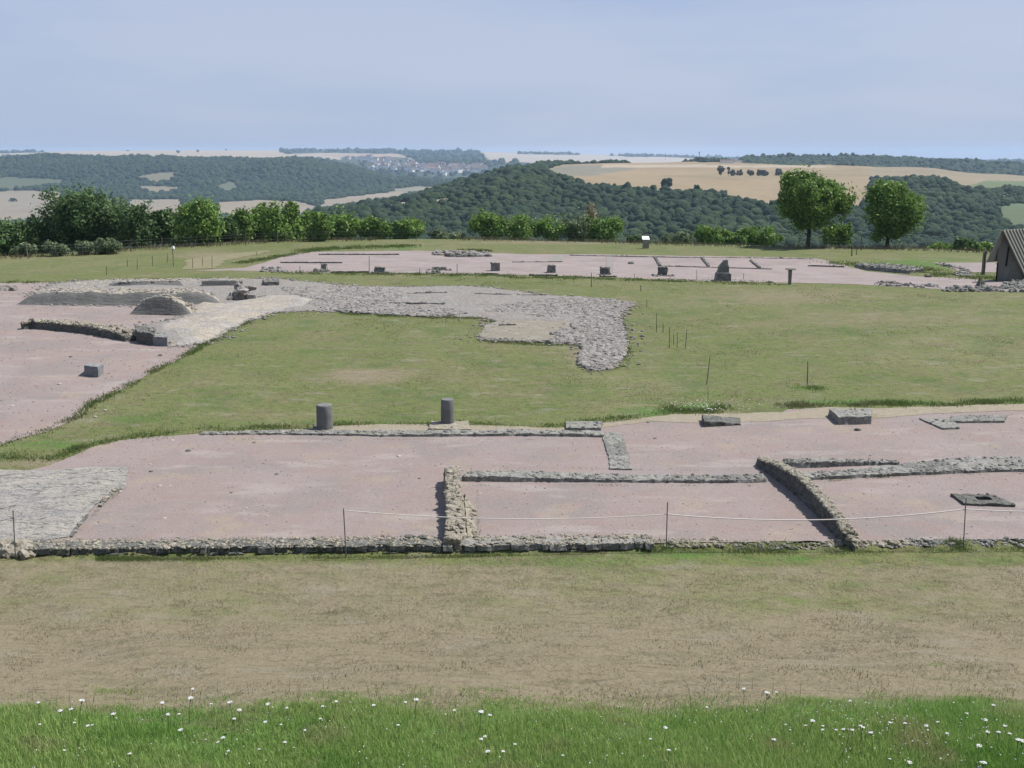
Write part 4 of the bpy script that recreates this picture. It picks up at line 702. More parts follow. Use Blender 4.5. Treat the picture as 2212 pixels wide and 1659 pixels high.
def tree(name, label, x0, x1, yt, yb, d, mat, n, s=.2, trunk=True, lobes=22, shape='round', group=None, cat='tree', tx=None, trunk_r=.14, lr=(.22, .46), toground=True):
    if group: w_ = (x1 - x0) * .14; x0 -= w_; x1 += w_; yt -= 9
    lobes = int(lobes * 1.5)
    a = PY(x0, yb, d); b = PY(x1, yt, d); X0, X1 = a[0], b[0]; zb, zt_ = a[2], b[2]; cx = (X0 + X1) / 2; gx = PY(tx, yb, d)[0] if tx else cx
    gz = float(H(gx, d)); zb = min(zb, gz + .2) if toground else zb; zb = min(zb, zt_ - .6) ; rx = (X1 - X0) / 2; rz = (zt_ - zb) / 2; e = empty(name, (gx, d, gz), label, cat, group); ry = rx * .85; O = np.array([gx, d, gz])
    Ls = []; rm = min(rx, rz)
    for i in range(lobes):
        while True:
            q = RS.uniform(-1, 1, 3)
            if shape == 'round' and (q ** 2).sum() <= 1: break
            if shape == 'poplar' and q[0] ** 2 + q[1] ** 2 < (1 - .7 * max(0, q[2])) ** 2: break
            if shape == 'fan' and q[0] ** 2 + q[1] ** 2 < (.55 + .45 * q[2]) ** 2 + .1 and (q[2] < .3 or (q ** 2).sum() < 1): break
        an_ = math.atan2(q[2], q[0]); q = q * (.80 + .14 * math.sin(3 * an_ + d * 5 + x0) + .10 * math.sin(5 * an_ + x1) + .08 * math.sin(2 * an_ + x0 * 3))
        r = rm * random.uniform(*lr)
        r *= 1.0
        Ls.append([cx - gx + q[0] * max(rx - r, .1), q[1] * max(ry - r, .1), (zb + zt_) / 2 - gz + q[2] * max(rz - r, .1), r])
    m = MB(); leaves(m, Ls, n, s)
    st = [[l_[0] + RS.normal(0, l_[3] * .5), l_[1], l_[2] + RS.normal(0, l_[3] * .5), l_[3] * 1.25] for l_ in Ls]; leaves(m, st, n // 5, s)
    tw = [[l_[0] + RS.uniform(-1, 1) * l_[3], l_[1] - .2, l_[2] + l_[3] * RS.uniform(.2, 1.), l_[3] * .3] for l_ in Ls]; leaves(m, tw, n // 6, s * .9)
    m.build('crown', [mat], e)
    if trunk:
        m = MB(); top = (zb + zt_) / 2 - gz; base_r = trunk_r
        tp = [(0, 0, -.3), (.03, 0, (zb - gz) * .5 if zb > gz else .3), ((cx - gx) * .5, 0, top * .8), (cx - gx, 0, top * 1.25)]
        tube(m, tp, [base_r * 1.4, base_r, base_r * .6, base_r * .25], 8)
        for L in Ls[:9]:
            s0 = np.array(tp[2]) * random.uniform(.6, 1); tube(m, [s0, (s0 + np.array(L[:3])) / 2 + [0, 0, -.1], L[:3]], [base_r * .4, base_r * .25, base_r * .08], 5)
        m.build('trunk', [m_trunk], e)
    return e
EG = 'trees and bushes along the plateau edge'
tree('broadleaf_tree', 'tall rounded bright green tree with a visible trunk, left of the two big trees', 1658, 1856, 356, 508, 101, m_leafA, 36000, .15, lobes=64, tx=1746, trunk_r=.2, lr=(.14, .36), toground=False)
tree('broadleaf_tree', 'dense green tree leafy to the ground, right of the two big trees', 1846, 2010, 368, 540, 101, m_leafA, 34000, .15, lr=(.14, .36), lobes=64, tx=1915, trunk_r=.2)
for i in range(15):
    xa = -70 + i * 52 + random.uniform(-8, 8); tree('broadleaf_tree', 'low tree filling the back of the left tree belt', xa, xa + random.uniform(70, 95), 478 + random.uniform(-10, 8) + (6 if i > 12 else 0), 545, 112 if i < 9 else 116, m_leafB if i % 3 else m_leafA, 3800, .19, lobes=16, trunk_r=.1, group='low trees at the back of the left belt')
tree('shrub', 'pale green shrub between the two big trees', 1762, 1862, 478, 545, 106, m_leafA, 4500, .17, lobes=16, trunk_r=.05, cat='bush')
tree('broadleaf_tree', 'tall broad grey green tree with dead twigs, highest of the left group', 90, 262, 397, 540, 104, m_leafB, 14000, .18, lobes=42, trunk_r=.2, group=EG)
tree('broadleaf_tree', 'pale twiggy tree behind the highest left tree', 205, 290, 416, 520, 110, m_leafC, 4500, .15, lobes=18, group=EG)
tree('broadleaf_tree', 'dark tree with a rounded top right of the highest left tree', 248, 325, 435, 545, 103, m_leafB, 6500, .18, lobes=20, group=EG)
tree('broadleaf_tree', 'narrow dark green tree between the rounded dark tree and the tall square one', 318, 382, 445, 545, 106, m_leafB, 4500, .18, lobes=18, group=EG)
tree('broadleaf_tree', 'tall square crowned green tree left of the row of slender trees', 378, 478, 425, 540, 104, m_leafA, 9500, .18, lobes=28, group=EG)
for i, (a, b_, c_, l) in enumerate([(462, 515, 452, 'dark slender tree at the left start of the row'), (500, 552, 440, 'slender tree, second of the row'), (532, 585, 437, 'slender tree, third of the row'), (566, 622, 434, 'slender tree in the middle of the row'), (600, 655, 437, 'slender tree, fifth of the row'), (635, 690, 444, 'slender tree, sixth of the row'), (670, 718, 455, 'slender tree at the right end of the row')]):
    tree('slender_tree', l, a, b_, c_, 535, 108 + (i % 3) * 2, m_leafA if i else m_leafB, 4200, .17, lobes=18, shape='poplar', group=EG)
for i, (a, b_, c_, l) in enumerate([(-70, 10, 462, 'dark tree cut by the left edge of the picture'), (-20, 60, 470, 'dark low tree, second from the left edge'), (35, 110, 466, 'dark low tree left of the highest left tree'), (60, 140, 480, 'dark tree filling the foot of the highest tree, left side'), (160, 250, 475, 'dark tree filling the foot of the highest tree, right side')]):
    tree('broadleaf_tree', l, a, b_, c_, 565, 100 + i * 1.5, m_leafB, 5200, .18, lobes=18, group=EG)
for i, (a, b_, c_, d_, mt, l) in enumerate([(32, 78, 528, 93, m_leafC, 'pale bush, leftmost by the plateau edge'), (95, 150, 525, 93, m_leafC, 'pale bush, second from the left by the edge'), (165, 205, 522, 94, m_leafC, 'small pale bush under the highest left tree'), (195, 262, 515, 95, m_leafC, 'wide pale bush below the dark rounded tree')]):
    tree('shrub', l, a, b_, c_, 557, d_, mt, 2200, .13, lobes=12, trunk_r=.04, cat='bush', group='bushes along the plateau edge')
for i, (a, b_, c_, y, d_, mt, l) in enumerate([
    (700, 800, 456, 535, 116, m_leafA, 'green bushy tree right of the slender row'), (770, 850, 466, 530, 117, m_leafA, 'lower green bush right of the slender row'), (830, 925, 474, 530, 118, m_leafA, 'low light green bush left of the centre gap'),
    (1018, 1110, 450, 530, 118, m_leafA, 'rounded dense green bush, left of the centre group'), (1085, 1160, 460, 530, 119, m_leafA, 'green bush in the middle of the centre group'), (1140, 1215, 472, 530, 120, m_leafA, 'lower green bush in the centre group'),
    (1200, 1290, 468, 530, 121, m_leafC, 'soft pale bush right of the centre group'), (1262, 1352, 462, 535, 121, m_leafA, 'green bush left of the white panel stand'), (1250, 1300, 440, 500, 124, m_leafD, 'brownish dying bush top behind the centre bushes'),
    (1425, 1500, 505, 545, 114, m_leafC, 'low bush right of the white panel stand'), (1495, 1590, 487, 545, 116, m_leafA, 'light green bush, left of the pair before the big tree'), (1580, 1690, 490, 545, 115, m_leafA, 'light green bush, right of the pair before the big tree'),
    (1355, 1392, 515, 535, 112, m_leafB, 'small dark bush touching the white panel stand'), (2062, 2112, 515, 555, 104, m_leafB, 'small round dark bush left of the hut'), (1990, 2070, 530, 560, 106, m_leafA, 'low green bush right of the dense tree'), (925, 1020, 505, 530, 117, m_leafC, 'very low pale bush in the centre gap'), (2105, 2150, 530, 560, 104, m_leafA, 'low bush just left of the hut roof')]):
    tree('shrub', l, a, b_, c_, y, d_, mt, int(4200 * (b_ - a) / 90), .17, lobes=16, trunk_r=.05, cat='bush', group='bushes along the plateau edge')
# ------------------------------------------------------------------ hills
def interp_cols(keys, x):
    k = np.array(keys, float); return [np.interp(x, k[:, 0], k[:, j]) for j in range(1, k.shape[1])]
def z_of(y, d): return CZ - d * np.tan(PIT - np.arctan((CY - y) / FP))
def hill(name, label, x0, x1, nc, dk, ykf, nr, paint, lump=0., ls=.01, seed=0):
    """dk: function x-> list of distances; ykf: list of screen rows; builds a real terrain sheet"""
    xs = np.linspace(x0, x1, nc); dl_ = dk(xs); yl = ykf(xs)       # lists of arrays
    T = np.linspace(0, len(dl_) - 1, nr); D = np.zeros((nr, nc)); Yp = np.zeros((nr, nc)); K = len(dl_)
    Zk = [z_of(y, d) for y, d in zip(yl, dl_)]
    Z = np.zeros((nr, nc))
    for i, t in enumerate(T):
        a = min(int(t), K - 2); f = t - a; D[i] = dl_[a] * (1 - f) + dl_[a + 1] * f; g_ = f * f * (3 - 2 * f) * .5 + f * .5; Z[i] = Zk[a] * (1 - g_) + Zk[a + 1] * g_
    tx = (xs - CX) / FP / .985; X = D * tx[None]; Y = D.copy()
    if lump: Z = Z + lump * (vn(np.stack([X.ravel(), Y.ravel(), X.ravel() * 0], 1), ls, seed)).reshape(Z.shape)
    V = np.stack([X.ravel(), Y.ravel(), Z.ravel()], 1); m = MB(); m.add(V, grid_faces(nr, nc), 0, True); o = m.build(name, m_hill, kind='structure', label=label, cat='hill')
    u, v = proj(V[:, 0], V[:, 1], V[:, 2]); col, forest = paint(u, v, V); vcol(o, 'Col', col * ALB)
    return V.reshape(nr, nc, 3), forest.reshape(nr, nc)
FOR = np.array([.03, .055, .028])
def paint_regions(regs, base, basef, wob=1.5):
    def f(u, v, V):
        col = np.tile(np.array(base), (len(u), 1)); fo = np.full(len(u), basef)
        n1 = vn(V, .02, 3) * wob * 1.5; n2 = vn(V, .02, 4) * wob
        for poly, c, isf in regs:
            k = pip(u + n1, v + n2, poly); col[k] = c; fo[k] = isf
        return col, fo
    return f
def wood(name, label, Vg, fo, n, r0, r1, lvl=1, sub=1, mat=m_far, sq=(1, 1, .95), yr=None):
    nr, nc, _ = Vg.shape
    # area-weighted sampling of the terrain cells marked forest
    ce = (Vg[:-1, :-1] + Vg[1:, 1:]) / 2; a = np.linalg.norm(np.cross(Vg[1:, :-1] - Vg[:-1, :-1], Vg[:-1, 1:] - Vg[:-1, :-1]), axis=2) * (fo[:-1, :-1] & fo[1:, 1:] & fo[:-1, 1:] & fo[1:, :-1])
    a = a / ce[..., 1] ** .6; p = (a / a.sum()).ravel(); k = RS.choice(len(p), n, p=p); r_, c_ = k // (nc - 1), k % (nc - 1); s, t = RS.rand(n, 1), RS.rand(n, 1)
    P0 = Vg[r_, c_] * (1 - s) * (1 - t) + Vg[r_ + 1, c_] * s * (1 - t) + Vg[r_, c_ + 1] * (1 - s) * t + Vg[r_ + 1, c_ + 1] * s * t
    m = MB(); R = (r0 + (r1 - r0) * RS.rand(n) ** 2) * (1 + .25 * vn(P0, .02, 8)); Q = P0 + np.stack([R * 0, R * 0, R * .12], 1)
    blobs(m, Q, R, lvl, .24, sq, 0, True)
    for i in range(sub):
        off = RS.normal(0, .5, (n, 3)) * R[:, None]; off[:, 2] = np.abs(off[:, 2]) * .8 + R * .15; blobs(m, Q + off, R * RS.uniform(.35, .6, n), lvl, .2, sq, 0, True)
    m.build(name, mat, label=label, cat='woodland', kind='stuff')
FT = (.37, .285, .17); FT2 = (.33, .27, .17); FPALE = (.50, .41, .30); FG = (.16, .2, .09); FGR = (.27, .25, .19)
# near valley hill with the golden fields
Ck = [(-400, 900, 585, 1000, 582), (500, 900, 508, 1000, 505), (640, 900, 485, 1000, 482), (700, 900, 470, 1000, 467), (735, 900, 462, 1000, 460), (800, 920, 447, 1020, 444), (900, 950, 430, 1050, 426), (1000, 1000, 405, 1150, 400), (1060, 1020, 386, 1200, 380), (1110, 1050, 372, 1250, 366), (1190, 1080, 376, 1700, 355), (1300, 960, 398, 1750, 353), (1450, 880, 414, 1750, 351), (1560, 860, 424, 1750, 351), (1650, 850, 438, 1750, 353), (1840, 880, 436, 1750, 358), (1880, 1000, 408, 1800, 362), (1990, 1100, 392, 1800, 364), (2100, 1050, 410, 1800, 375), (2212, 1000, 426, 1800, 386), (2700, 1000, 450, 1800, 400)]
def dC(x): d2, y2, d3, y3 = interp_cols(Ck, x); return [x * 0 + 470, x * 0 + 620, d2, d3, d3 + 250]
def yC(x): d2, y2, d3, y3 = interp_cols(Ck, x); return [x * 0 + 690, np.maximum(y2 + 90, 545), y2, y3, y3 + 25]
field1 = [(1178, 366), (1215, 356), (1300, 352), (1450, 350), (1600, 350), (1760, 354), (1900, 360), (1905, 375), (1880, 378), (1882, 425), (1850, 450), (1640, 440), (1560, 425), (1460, 415), (1300, 402), (1215, 385)]
field2 = [(1876, 366), (1900, 359), (2050, 362), (2300, 380), (2300, 420), (2212, 420), (2100, 404), (2060, 396), (2000, 388), (1940, 386), (1878, 385)]
Vc, fc = hill('hill', 'wooded valley side with golden fields on top', -400, 2700, 1000, dC, yC, 260, paint_regions([
    (field1, FT, False), ([(1178, 366), (1225, 357), (1330, 357), (1375, 365), (1290, 378), (1215, 384)], FGR, False), ([(1400, 380), (1600, 372), (1900, 365), (1900, 380), (1600, 388)], (.33, .26, .15), False), ([(1300, 355), (1800, 358), (1800, 362), (1300, 362)], FPALE, False),
    (field2, FT2, False), ([(2080, 404), (2130, 390), (2330, 392), (2330, 408), (2212, 410), (2140, 409)], FG, False), ([(2150, 450), (2180, 440), (2330, 445), (2330, 520), (2212, 495), (2160, 480)], (.13, .17, .085), False),
    ([(2110, 412), (2150, 408), (2300, 412), (2300, 425), (2140, 425)], FG, True),
    ([(820, 447), (870, 436), (990, 428), (985, 433), (880, 443), (840, 450)], FPALE, False)], FOR, True), 4., .012, 2)
wood('woodland', 'dense wood covering the near valley side', Vc, fc, 36000, 1.7, 5., 1, 0)
# skyline wood on the right
Dk = [(1300, 360, 352), (1560, 360, 352), (1600, 362, 347), (1750, 374, 344), (1900, 392, 347), (2100, 396, 357), (2212, 400, 366), (2700, 420, 390)]
def dD(x): return [x * 0 + 1950, x * 0 + 2120, x * 0 + 2650, x * 0 + 3000]
def yD(x): a, b_ = interp_cols(Dk, x); return [a + 40, a, b_, b_ + 12]
Vd, fd = hill('hill', 'low hill carrying the dark skyline wood on the right', 1300, 2700, 300, dD, yD, 60, paint_regions([([(1000, 200), (1598, 200), (1598, 600), (1000, 600)], FPALE, False)], FOR, True), 0)
wood('woodland', 'dark long wood on the skyline at the right', Vd, fd, 6000, 7, 11, 1, 1)
# left hill
Bk = [(-500, 343), (0, 342), (110, 335), (150, 333), (200, 335), (330, 338), (400, 339), (500, 343), (560, 344), (620, 341), (660, 340), (700, 345), (740, 354), (800, 368), (850, 383), (950, 391), (1050, 386), (1150, 386), (1300, 400)]
def dB(x): return [x * 0 + 1500, x * 0 + 2250, x * 0 + 2600, x * 0 + 3400, x * 0 + 3900]
def yB(x): t, = interp_cols(Bk, x); return [x * 0 + 560, np.maximum(x * 0 + 462, t + 30), np.maximum(x * 0 + 425, t + 18), t, t + 16]
Vb, fb = hill('hill', 'broad wooded hill with small fields on the left', -500, 1300, 900, dB, yB, 300, paint_regions([
    ([(-500, 415), (0, 412), (120, 413), (140, 425), (140, 480), (-500, 500)], FGR * np.array(1.) if False else (.34, .29, .21), False), ([(280, 430), (395, 430), (395, 470), (280, 470)], (.34, .29, .21), False), ([(470, 437), (560, 432), (640, 434), (690, 450), (640, 470), (470, 470)], (.36, .3, .21), False),
    ([(300, 382), (330, 375), (378, 374), (375, 388), (340, 392), (300, 388)], (.24, .22, .14), False), ([(298, 402), (360, 401), (395, 405), (380, 415), (340, 418), (305, 412)], (.3, .26, .17), False),
    ([(-100, 398), (10, 384), (130, 388), (135, 398), (40, 407), (-100, 408)], (.13, .155, .085), False), ([(470, 400), (500, 393), (520, 405), (490, 412), (472, 408)], (.15, .17, .1), False),
    ([(700, 432), (745, 425), (820, 418), (870, 410), (900, 415), (860, 428), (740, 448), (690, 452)], (.36, .3, .22), False), ([(850, 410), (905, 402), (955, 404), (940, 414), (880, 420)], (.3, .28, .2), False),
    ], FOR, True, 2.5), 14., .005, 3)
wood('woodland', 'blue hazed wood covering the far left hill', Vb, fb, 60000, 3.5, 10, 0, 0)
# far plateau skyline
Ak = [(-1500, 330), (-500, 330), (0, 331), (200, 326), (400, 325), (600, 325), (800, 325), (1020, 328), (1200, 332), (1400, 337), (1600, 343), (1800, 346), (2212, 350), (3500, 352)]
def dA(x): return [x * 0 + 3400, x * 0 + 4200, x * 0 + 5000, x * 0 + 7500, x * 0 + 9500]
def yA(x): t, = interp_cols(Ak, x); return [x * 0 + 420, x * 0 + 383, x * 0 + 352, t, t + 3]
Va, fa = hill('hill', 'far plateau of pale fields and woods on the horizon', -1500, 3500, 1100, dA, yA, 200, paint_regions([
    ([(-1500, 100), (3500, 100), (3500, 335), (1200, 336), (1100, 352), (1050, 345), (1000, 340), (880, 346), (740, 346), (600, 338), (-1500, 338)], FPALE, False),
    ([(190, 320), (620, 320), (620, 345), (190, 345)], (.5, .4, .27), False), ([(-200, 326), (0, 326), (110, 329), (-20, 332), (-200, 333)], FOR, True),
    ([(605, 321), (820, 321), (1020, 325), (1040, 330), (1055, 345), (1000, 350), (900, 346), (870, 336), (800, 332), (700, 330), (620, 333), (605, 329)], FOR, True),
    ([(690, 333), (860, 332), (878, 340), (840, 346), (740, 342)], (.46, .36, .25), False),
    ([(1050, 330), (1200, 334), (1420, 339), (1600, 345), (1700, 350), (1400, 362), (1150, 352), (1070, 346)], (.5, .43, .34), False),
    ([(1120, 331), (1250, 333), (1250, 335), (1120, 333)], FOR, True), ([(1350, 335), (1412, 336), (1412, 339), (1350, 339)], FOR, True), ([(735, 339), (880, 340), (900, 352), (1050, 358), (1060, 380), (960, 384), (860, 376), (790, 360), (735, 350)], (.075, .10, .05), False)], FOR, True, .6), 0)
wood('woodland', 'distant woods on the horizon plateau', Va, fa, 9000, 9, 17, 1, 0)
# wide valley floor beneath everything
m = MB(); n = 64; V = [(0, 0, -150)] + [(16000 * math.cos(6.2832 * i / n), 16000 * math.sin(6.2832 * i / n), -150) for i in range(n)]
m.add(V, [(0, 1 + i, 1 + (i + 1) % n) for i in range(n)]); o = m.build('valley_floor', MAT('valley_grass', (.12, .14, .07)), kind='structure', label='valley floor beneath the hills', cat='ground')
# ------------------------------------------------------------------ far details
def on(Vg, x, y):
    u, v = proj(Vg[..., 0], Vg[..., 1], Vg[..., 2]); dd_ = (u - x) ** 2 + 4 * (v - y) ** 2; k = np.unravel_index(np.argmin(dd_), dd_.shape); return Vg[k].copy()
def house_mesh(w, l, h, rh):
    m = MB(); x, y = w / 2, l / 2
    V = [(-x, -y, -2), (x, -y, -2), (x, y, -2), (-x, y, -2), (-x, -y, h), (x, -y, h), (x, y, h), (-x, y, h), (0, -y, h + rh), (0, y, h + rh)]
    m.add(V, [(0, 1, 5, 4), (1, 2, 6, 5), (2, 3, 7, 6), (3, 0, 4, 7)], 0); m.add(V, [(4, 5, 8), (6, 7, 9)], 0)
    e = .4; R = [(-x - e, -y - e, h - .2), (0, -y - e, h + rh + .1), (0, y + e, h + rh + .1), (-x - e, y + e, h - .2), (x + e, -y - e, h - .2), (x + e, y + e, h - .2)]
    m.add(R, [(0, 1, 2, 3), (1, 4, 5, 2)], 1); return m
m = MB(); q = [on(Va, RS.uniform(760, 1050), RS.uniform(348, 380)) + [RS.normal(0, 25), RS.normal(0, 25), 2] for _ in range(260)]; blobs(m, q, RS.uniform(5, 10, 260), 1, .2, (1, 1, .9), 0, True); m.build('village_trees', [m_far], label='trees scattered between the houses of the distant village', cat='woodland', kind='stuff')
hp = [house_mesh(w, l, h, r_).build('house', [m_hwall, m_hroof]) for w, l, h, r_ in ((9, 14, 6, 4), (8, 10, 5, 3.5), (12, 22, 7, 4.5))]
rs = random.Random(3); used = [False] * 3; ug, vg = proj(Va[..., 0], Va[..., 1], Va[..., 2])
spots = []
for _ in range(95): spots.append((rs.uniform(890, 1046), 0, rs.gauss(0, 1)))
for _ in range(38): spots.append((rs.uniform(800, 900), 1, rs.gauss(0, 1)))
for _ in range(22): spots.append((rs.uniform(735, 850), 2, rs.gauss(0, 1)))
for i, (x, k, gg) in enumerate(spots):
    y = {0: 367 + gg * 3.6, 1: 362 + gg * 5, 2: 344 + (x - 735) * .06 + gg * 1.5}[k]
    p = on(Va, x, y); p[0] += rs.uniform(-8, 8); p[1] += rs.uniform(-12, 12); j = rs.choice((0, 0, 1, 1, 2))
    if not used[j]: o = hp[j]; used[j] = True
    else: o = hp[j].copy(); C.objects.link(o)
    o.location = p + [0, 0, 3]; o.rotation_euler = (0, 0, rs.uniform(0, 3.14)); s = rs.uniform(1.3, 2.0); o.scale = (s, s, s)
    tag(o, ['tiny house in the dense main part of the distant village', 'tiny house on the left slope of the distant village', 'tiny house in the upper row above the distant village'][k], 'house', ['houses of the distant village centre', 'houses on the village left slope', 'houses of the upper village row'][k])
p = on(Va, 951, 366); e = empty('church', p, 'pale church tower rising over the distant village', 'church')
m = MB(); block8(m, [(-5, -5, -3), (5, -5, -3), (5, 5, -3), (-5, 5, -3)], [(-5, -5, 20), (5, -5, 20), (5, 5, 20), (-5, 5, 20)], 30, 0.); m.build('tower', [m_hwall], e)
m = MB(); block8(m, [(-5, -5, 20), (5, -5, 20), (5, 5, 20), (-5, 5, 20)], [(-.3, -.3, 32), (.3, -.3, 32), (.3, .3, 32), (-.3, .3, 32)], 30, 0.); m.build('spire', [m_hroof], e)
hm = house_mesh(12, 30, 10, 6); o = hm.build('nave', [m_hwall, m_hroof], e); o.location = (14, 0, 0); o.rotation_euler = (0, 0, 1.5708)
p = on(Va, 771, 343.5); hm = house_mesh(10, 12, 10, 4); o = hm.build('house', [m_hwall, m_hroof], label='taller pale building standing above the left end of the village', cat='house'); o.location = p
# farm sheds by the skyline wood
for x, w, l, lab in ((1570, 14, 40, 'long low farm shed beside the skyline wood'), (1592, 12, 22, 'white farm shed touching the left end of the skyline wood'), (1535, 10, 20, 'small farm building left of the sheds')):
    p = on(Vc, x, 352); o = house_mesh(w * .4, l * .5, 3.5, 1.5).build('farm_shed', [m_whitepaint if 'white' in lab else m_hwall, m_hroof], label=lab, cat='shed'); o.location = p; o.rotation_euler = (0, 0, 1.5708)
def mast(Vg, x, yb, yt, r, label):
    p = on(Vg, x, yb); t = PY(x, yt, p[1]); m = MB(); tube(m, [(0, 0, -2), (0, 0, t[2] - p[2])], r, 6); tube(m, [(0, 0, t[2] - p[2] - 2.5), (0, 0, t[2] - p[2])], r * 2, 6); m.build('mast', [m_metal], label=label, cat='mast').location = p
mast(Vc, 1510, 352, 328, .45, 'tall thin mast on the horizon left of the farm'); mast(Va, 1438, 345, 331, 1., 'thin mast on the far pale field')
def clump(label, Vg, x, y, w, h, mat=m_farcopse, name='far_tree', group=None, flat=False):
    p = on(Vg, x, y); s = p[1] / FP; W_, H_ = w * s, h * s; e = empty(name, p, label, 'tree', group); m = MB(); n = 14
    q = RS.uniform(-1, 1, (n, 3)) * [W_ * .28, W_ * .2, H_ * .3] + [0, 0, H_ * .55]; blobs(m, q, np.full(n, min(W_, H_) * .26), 1, .2, (1, 1, 1), 0, True); m.build('crown', [mat], e)
    m = MB(); tube(m, [(0, 0, -1), (0, 0, H_ * .5)], W_ * .04, 6); m.build('trunk', [m_trunk], e)
for x, w, h, l in ((1558, 16, 22, 'tall dark tree at the left end of the field copse'), (1573, 7, 22, 'narrow tree second in the field copse'), (1585, 20, 13, 'low bushy tree third in the field copse'), (1599, 16, 12, 'bushy tree in the middle of the field copse'), (1622, 20, 13, 'bushy tree right of the copse middle'), (1640, 16, 12, 'small tree in the right half of the field copse'), (1654, 16, 13, 'small tree before the gap in the field copse'), (1682, 18, 14, 'separate tree at the right end of the field copse')):
    clump(l, Vc, x, 380, w, h, group='copse in the golden field')
for x, y, w, h, l, vg_ in ((385, 331, 10, 6, 'small tree group on the left horizon fields', Va), (425, 329, 8, 5, 'second small tree group on the left horizon', Va), (487, 325.6, 4, 4, 'single tiny round tree on the left horizon', Va), (275, 327, 12, 3, 'flat hedge tree far left on the horizon', Va), (1555, 344.5, 10, 4, 'small tree on the horizon left of the farm', Va), (1440, 410, 26, 24, 'tall rounded tree standing above the wood edge', Vc), (1505, 422, 14, 24, 'pointed tree on the wood edge below the copse', Vc), (30, 435, 24, 8, 'bush group in the left valley field', Vb), (325, 440, 6, 12, 'dark narrow tree in the left valley field', Vb)):
    clump(l, vg_, x, y, w, h, mat=m_far)
# ------------------------------------------------------------------ grass
m = MB(); n = 420000
X = RS.uniform(-7.6, 7.6, n); Yy = 9.3 + 3.6 * RS.rand(n) ** .9; cn = vn(np.stack([X, Yy, X * 0], 1), .9, 5); cn2 = vn(np.stack([X, Yy, X * 0], 1), 3.5, 6)
keep = (np.abs(X) < Yy * .53) & (RS.rand(n) < np.clip((12.4 + .45 * cn + .8 * cn2 - Yy) / 2.1, 0, 1) ** 1.5 * (.8 + .2 * cn)); X, Yy, cn = X[keep], Yy[keep], cn[keep]
hh = RS.uniform(.04, .15, len(X)) * (1 + .5 * cn) * (1 - .6 * sstep(10.8, 12.2, Yy)); blades(m, np.stack([X, Yy, H(X, Yy) - .01], 1), hh, RS.uniform(.004, .009, len(X)), .6); m.build('grass', [m_blade], label='lush green grass on the crest in the foreground', cat='grass', kind='stuff')
m = MB(); n = 90000; X = RS.uniform(-13, 13, n); Yy = RS.uniform(10.8, 22.5, n); k = np.abs(X) < Yy * .5; X, Yy = X[k], Yy[k]; cn = vn(np.stack([X, Yy, X * 0], 1), 1.6, 7) + .5 * vn(np.stack([X, Yy, X * 0], 1), 5., 8)
k = (cn > RS.uniform(-.6, .7, len(X))) & (Yy < yw(X) - .02); X, Yy, cn = X[k], Yy[k], cn[k]; blades(m, np.stack([X, Yy, H(X, Yy) - .005], 1), RS.uniform(.015, .05, len(X)) * (1 + .6 * cn), RS.uniform(.004, .012, len(X)), 1.2); m.build('dry_grass', [m_dry], label='thin dry grass on the brown bank', cat='grass', kind='stuff')
m = MB(); n = 260000; Yy = 24 + 52 * RS.rand(n) ** 1.3; X = RS.uniform(-.5, .5, n) * Yy; q = np.stack([X, Yy, X * 0], 1); cn = vn(q, .5, 14) + .7 * vn(q, 1.9, 15) + .4 * vn(q, .15, 16); k = cn > RS.uniform(0, 1.1, n)
for w_ in (nearW, leftW, rubW, paleW, dirtW, farW, paveW): k &= ~pip(X, Yy, w_)
X, Yy, cn = X[k], Yy[k], cn[k]; blades(m, np.stack([X, Yy, H(X, Yy) - .005], 1), RS.uniform(.02, .05, len(X)) * (.6 + .4 * cn), RS.uniform(.012, .03, len(X)) * Yy / 40, 1.); m.build('lawn_grass', [m_fringe], label='short grass standing in the mown lawns', cat='grass', kind='stuff')
# fringe tufts
m = MB()
def fringe(pl, n, wd, h0, h1, w=.012, k=None, mbx=None):
    pl = [P(x, y) for x, y in (W(k, *pl) if k else pl)]; dd_ = densify(np.array(pl), .1, False); i = RS.randint(0, len(dd_), n); p = dd_[i][:, :2] + RS.normal(0, wd, (n, 2)) * [.7, 1]
    cl = vn(np.concatenate([p, p[:, :1] * 0], 1), 1.5, 9); kk = cl > RS.uniform(-.8, .9, n); p = p[kk]; cl = cl[kk]; z = H(p[:, 0], p[:, 1]); blades(mbx or m, np.concatenate([p, z[:, None]], 1), .55 * RS.uniform(h0, h1, len(p)) * (1 + .5 * cl), w * RS.uniform(.7, 1.3, len(p)), .7)
fringe([(0, 985), (120, 988), (200, 958), (300, 943), (450, 930), (600, 924), (740, 917)], 9000, .25, .04, .14, .02)
fringe(W('D', (1600, 365), (1400, 470), (1200, 585), (990, 685), (820, 785), (700, 845), (600, 895), (520, 970), (300, 1075), (80, 1130), (0, 1165)), 9000, .2, .05, .16, .03)
fringe([(740, 917), (925, 914), (1100, 920), (1215, 920), (1300, 908), (1450, 892), (1560, 888)], 8000, .2, .04, .13, .02)
fringe([(1440, 888), (1500, 882), (1570, 884)], 3500, .35, .08, .2, .02)
fringe([(1690, 878), (1800, 874), (1900, 873), (2050, 874), (2212, 866)], 9000, .22, .08, .22, .02)
fringe([(1720, 838), (1780, 838)], 700, .25, .06, .14, .02)
fringe([(215, 1208), (450, 1208)], 4500, .08, .04, .12, .008); fringe([(450, 1207), (960, 1203), (1400, 1192)], 6500, .06, .03, .1, .008); fringe([(1390, 1190), (1560, 1190), (1790, 1192), (2230, 1186)], 9000, .12, .05, .16, .008)
fringe([(1700, 1183), (1740, 1180)], 300, .08, .1, .3, .01); fringe([(2040, 1178), (2080, 1178)], 400, .1, .08, .2, .01)
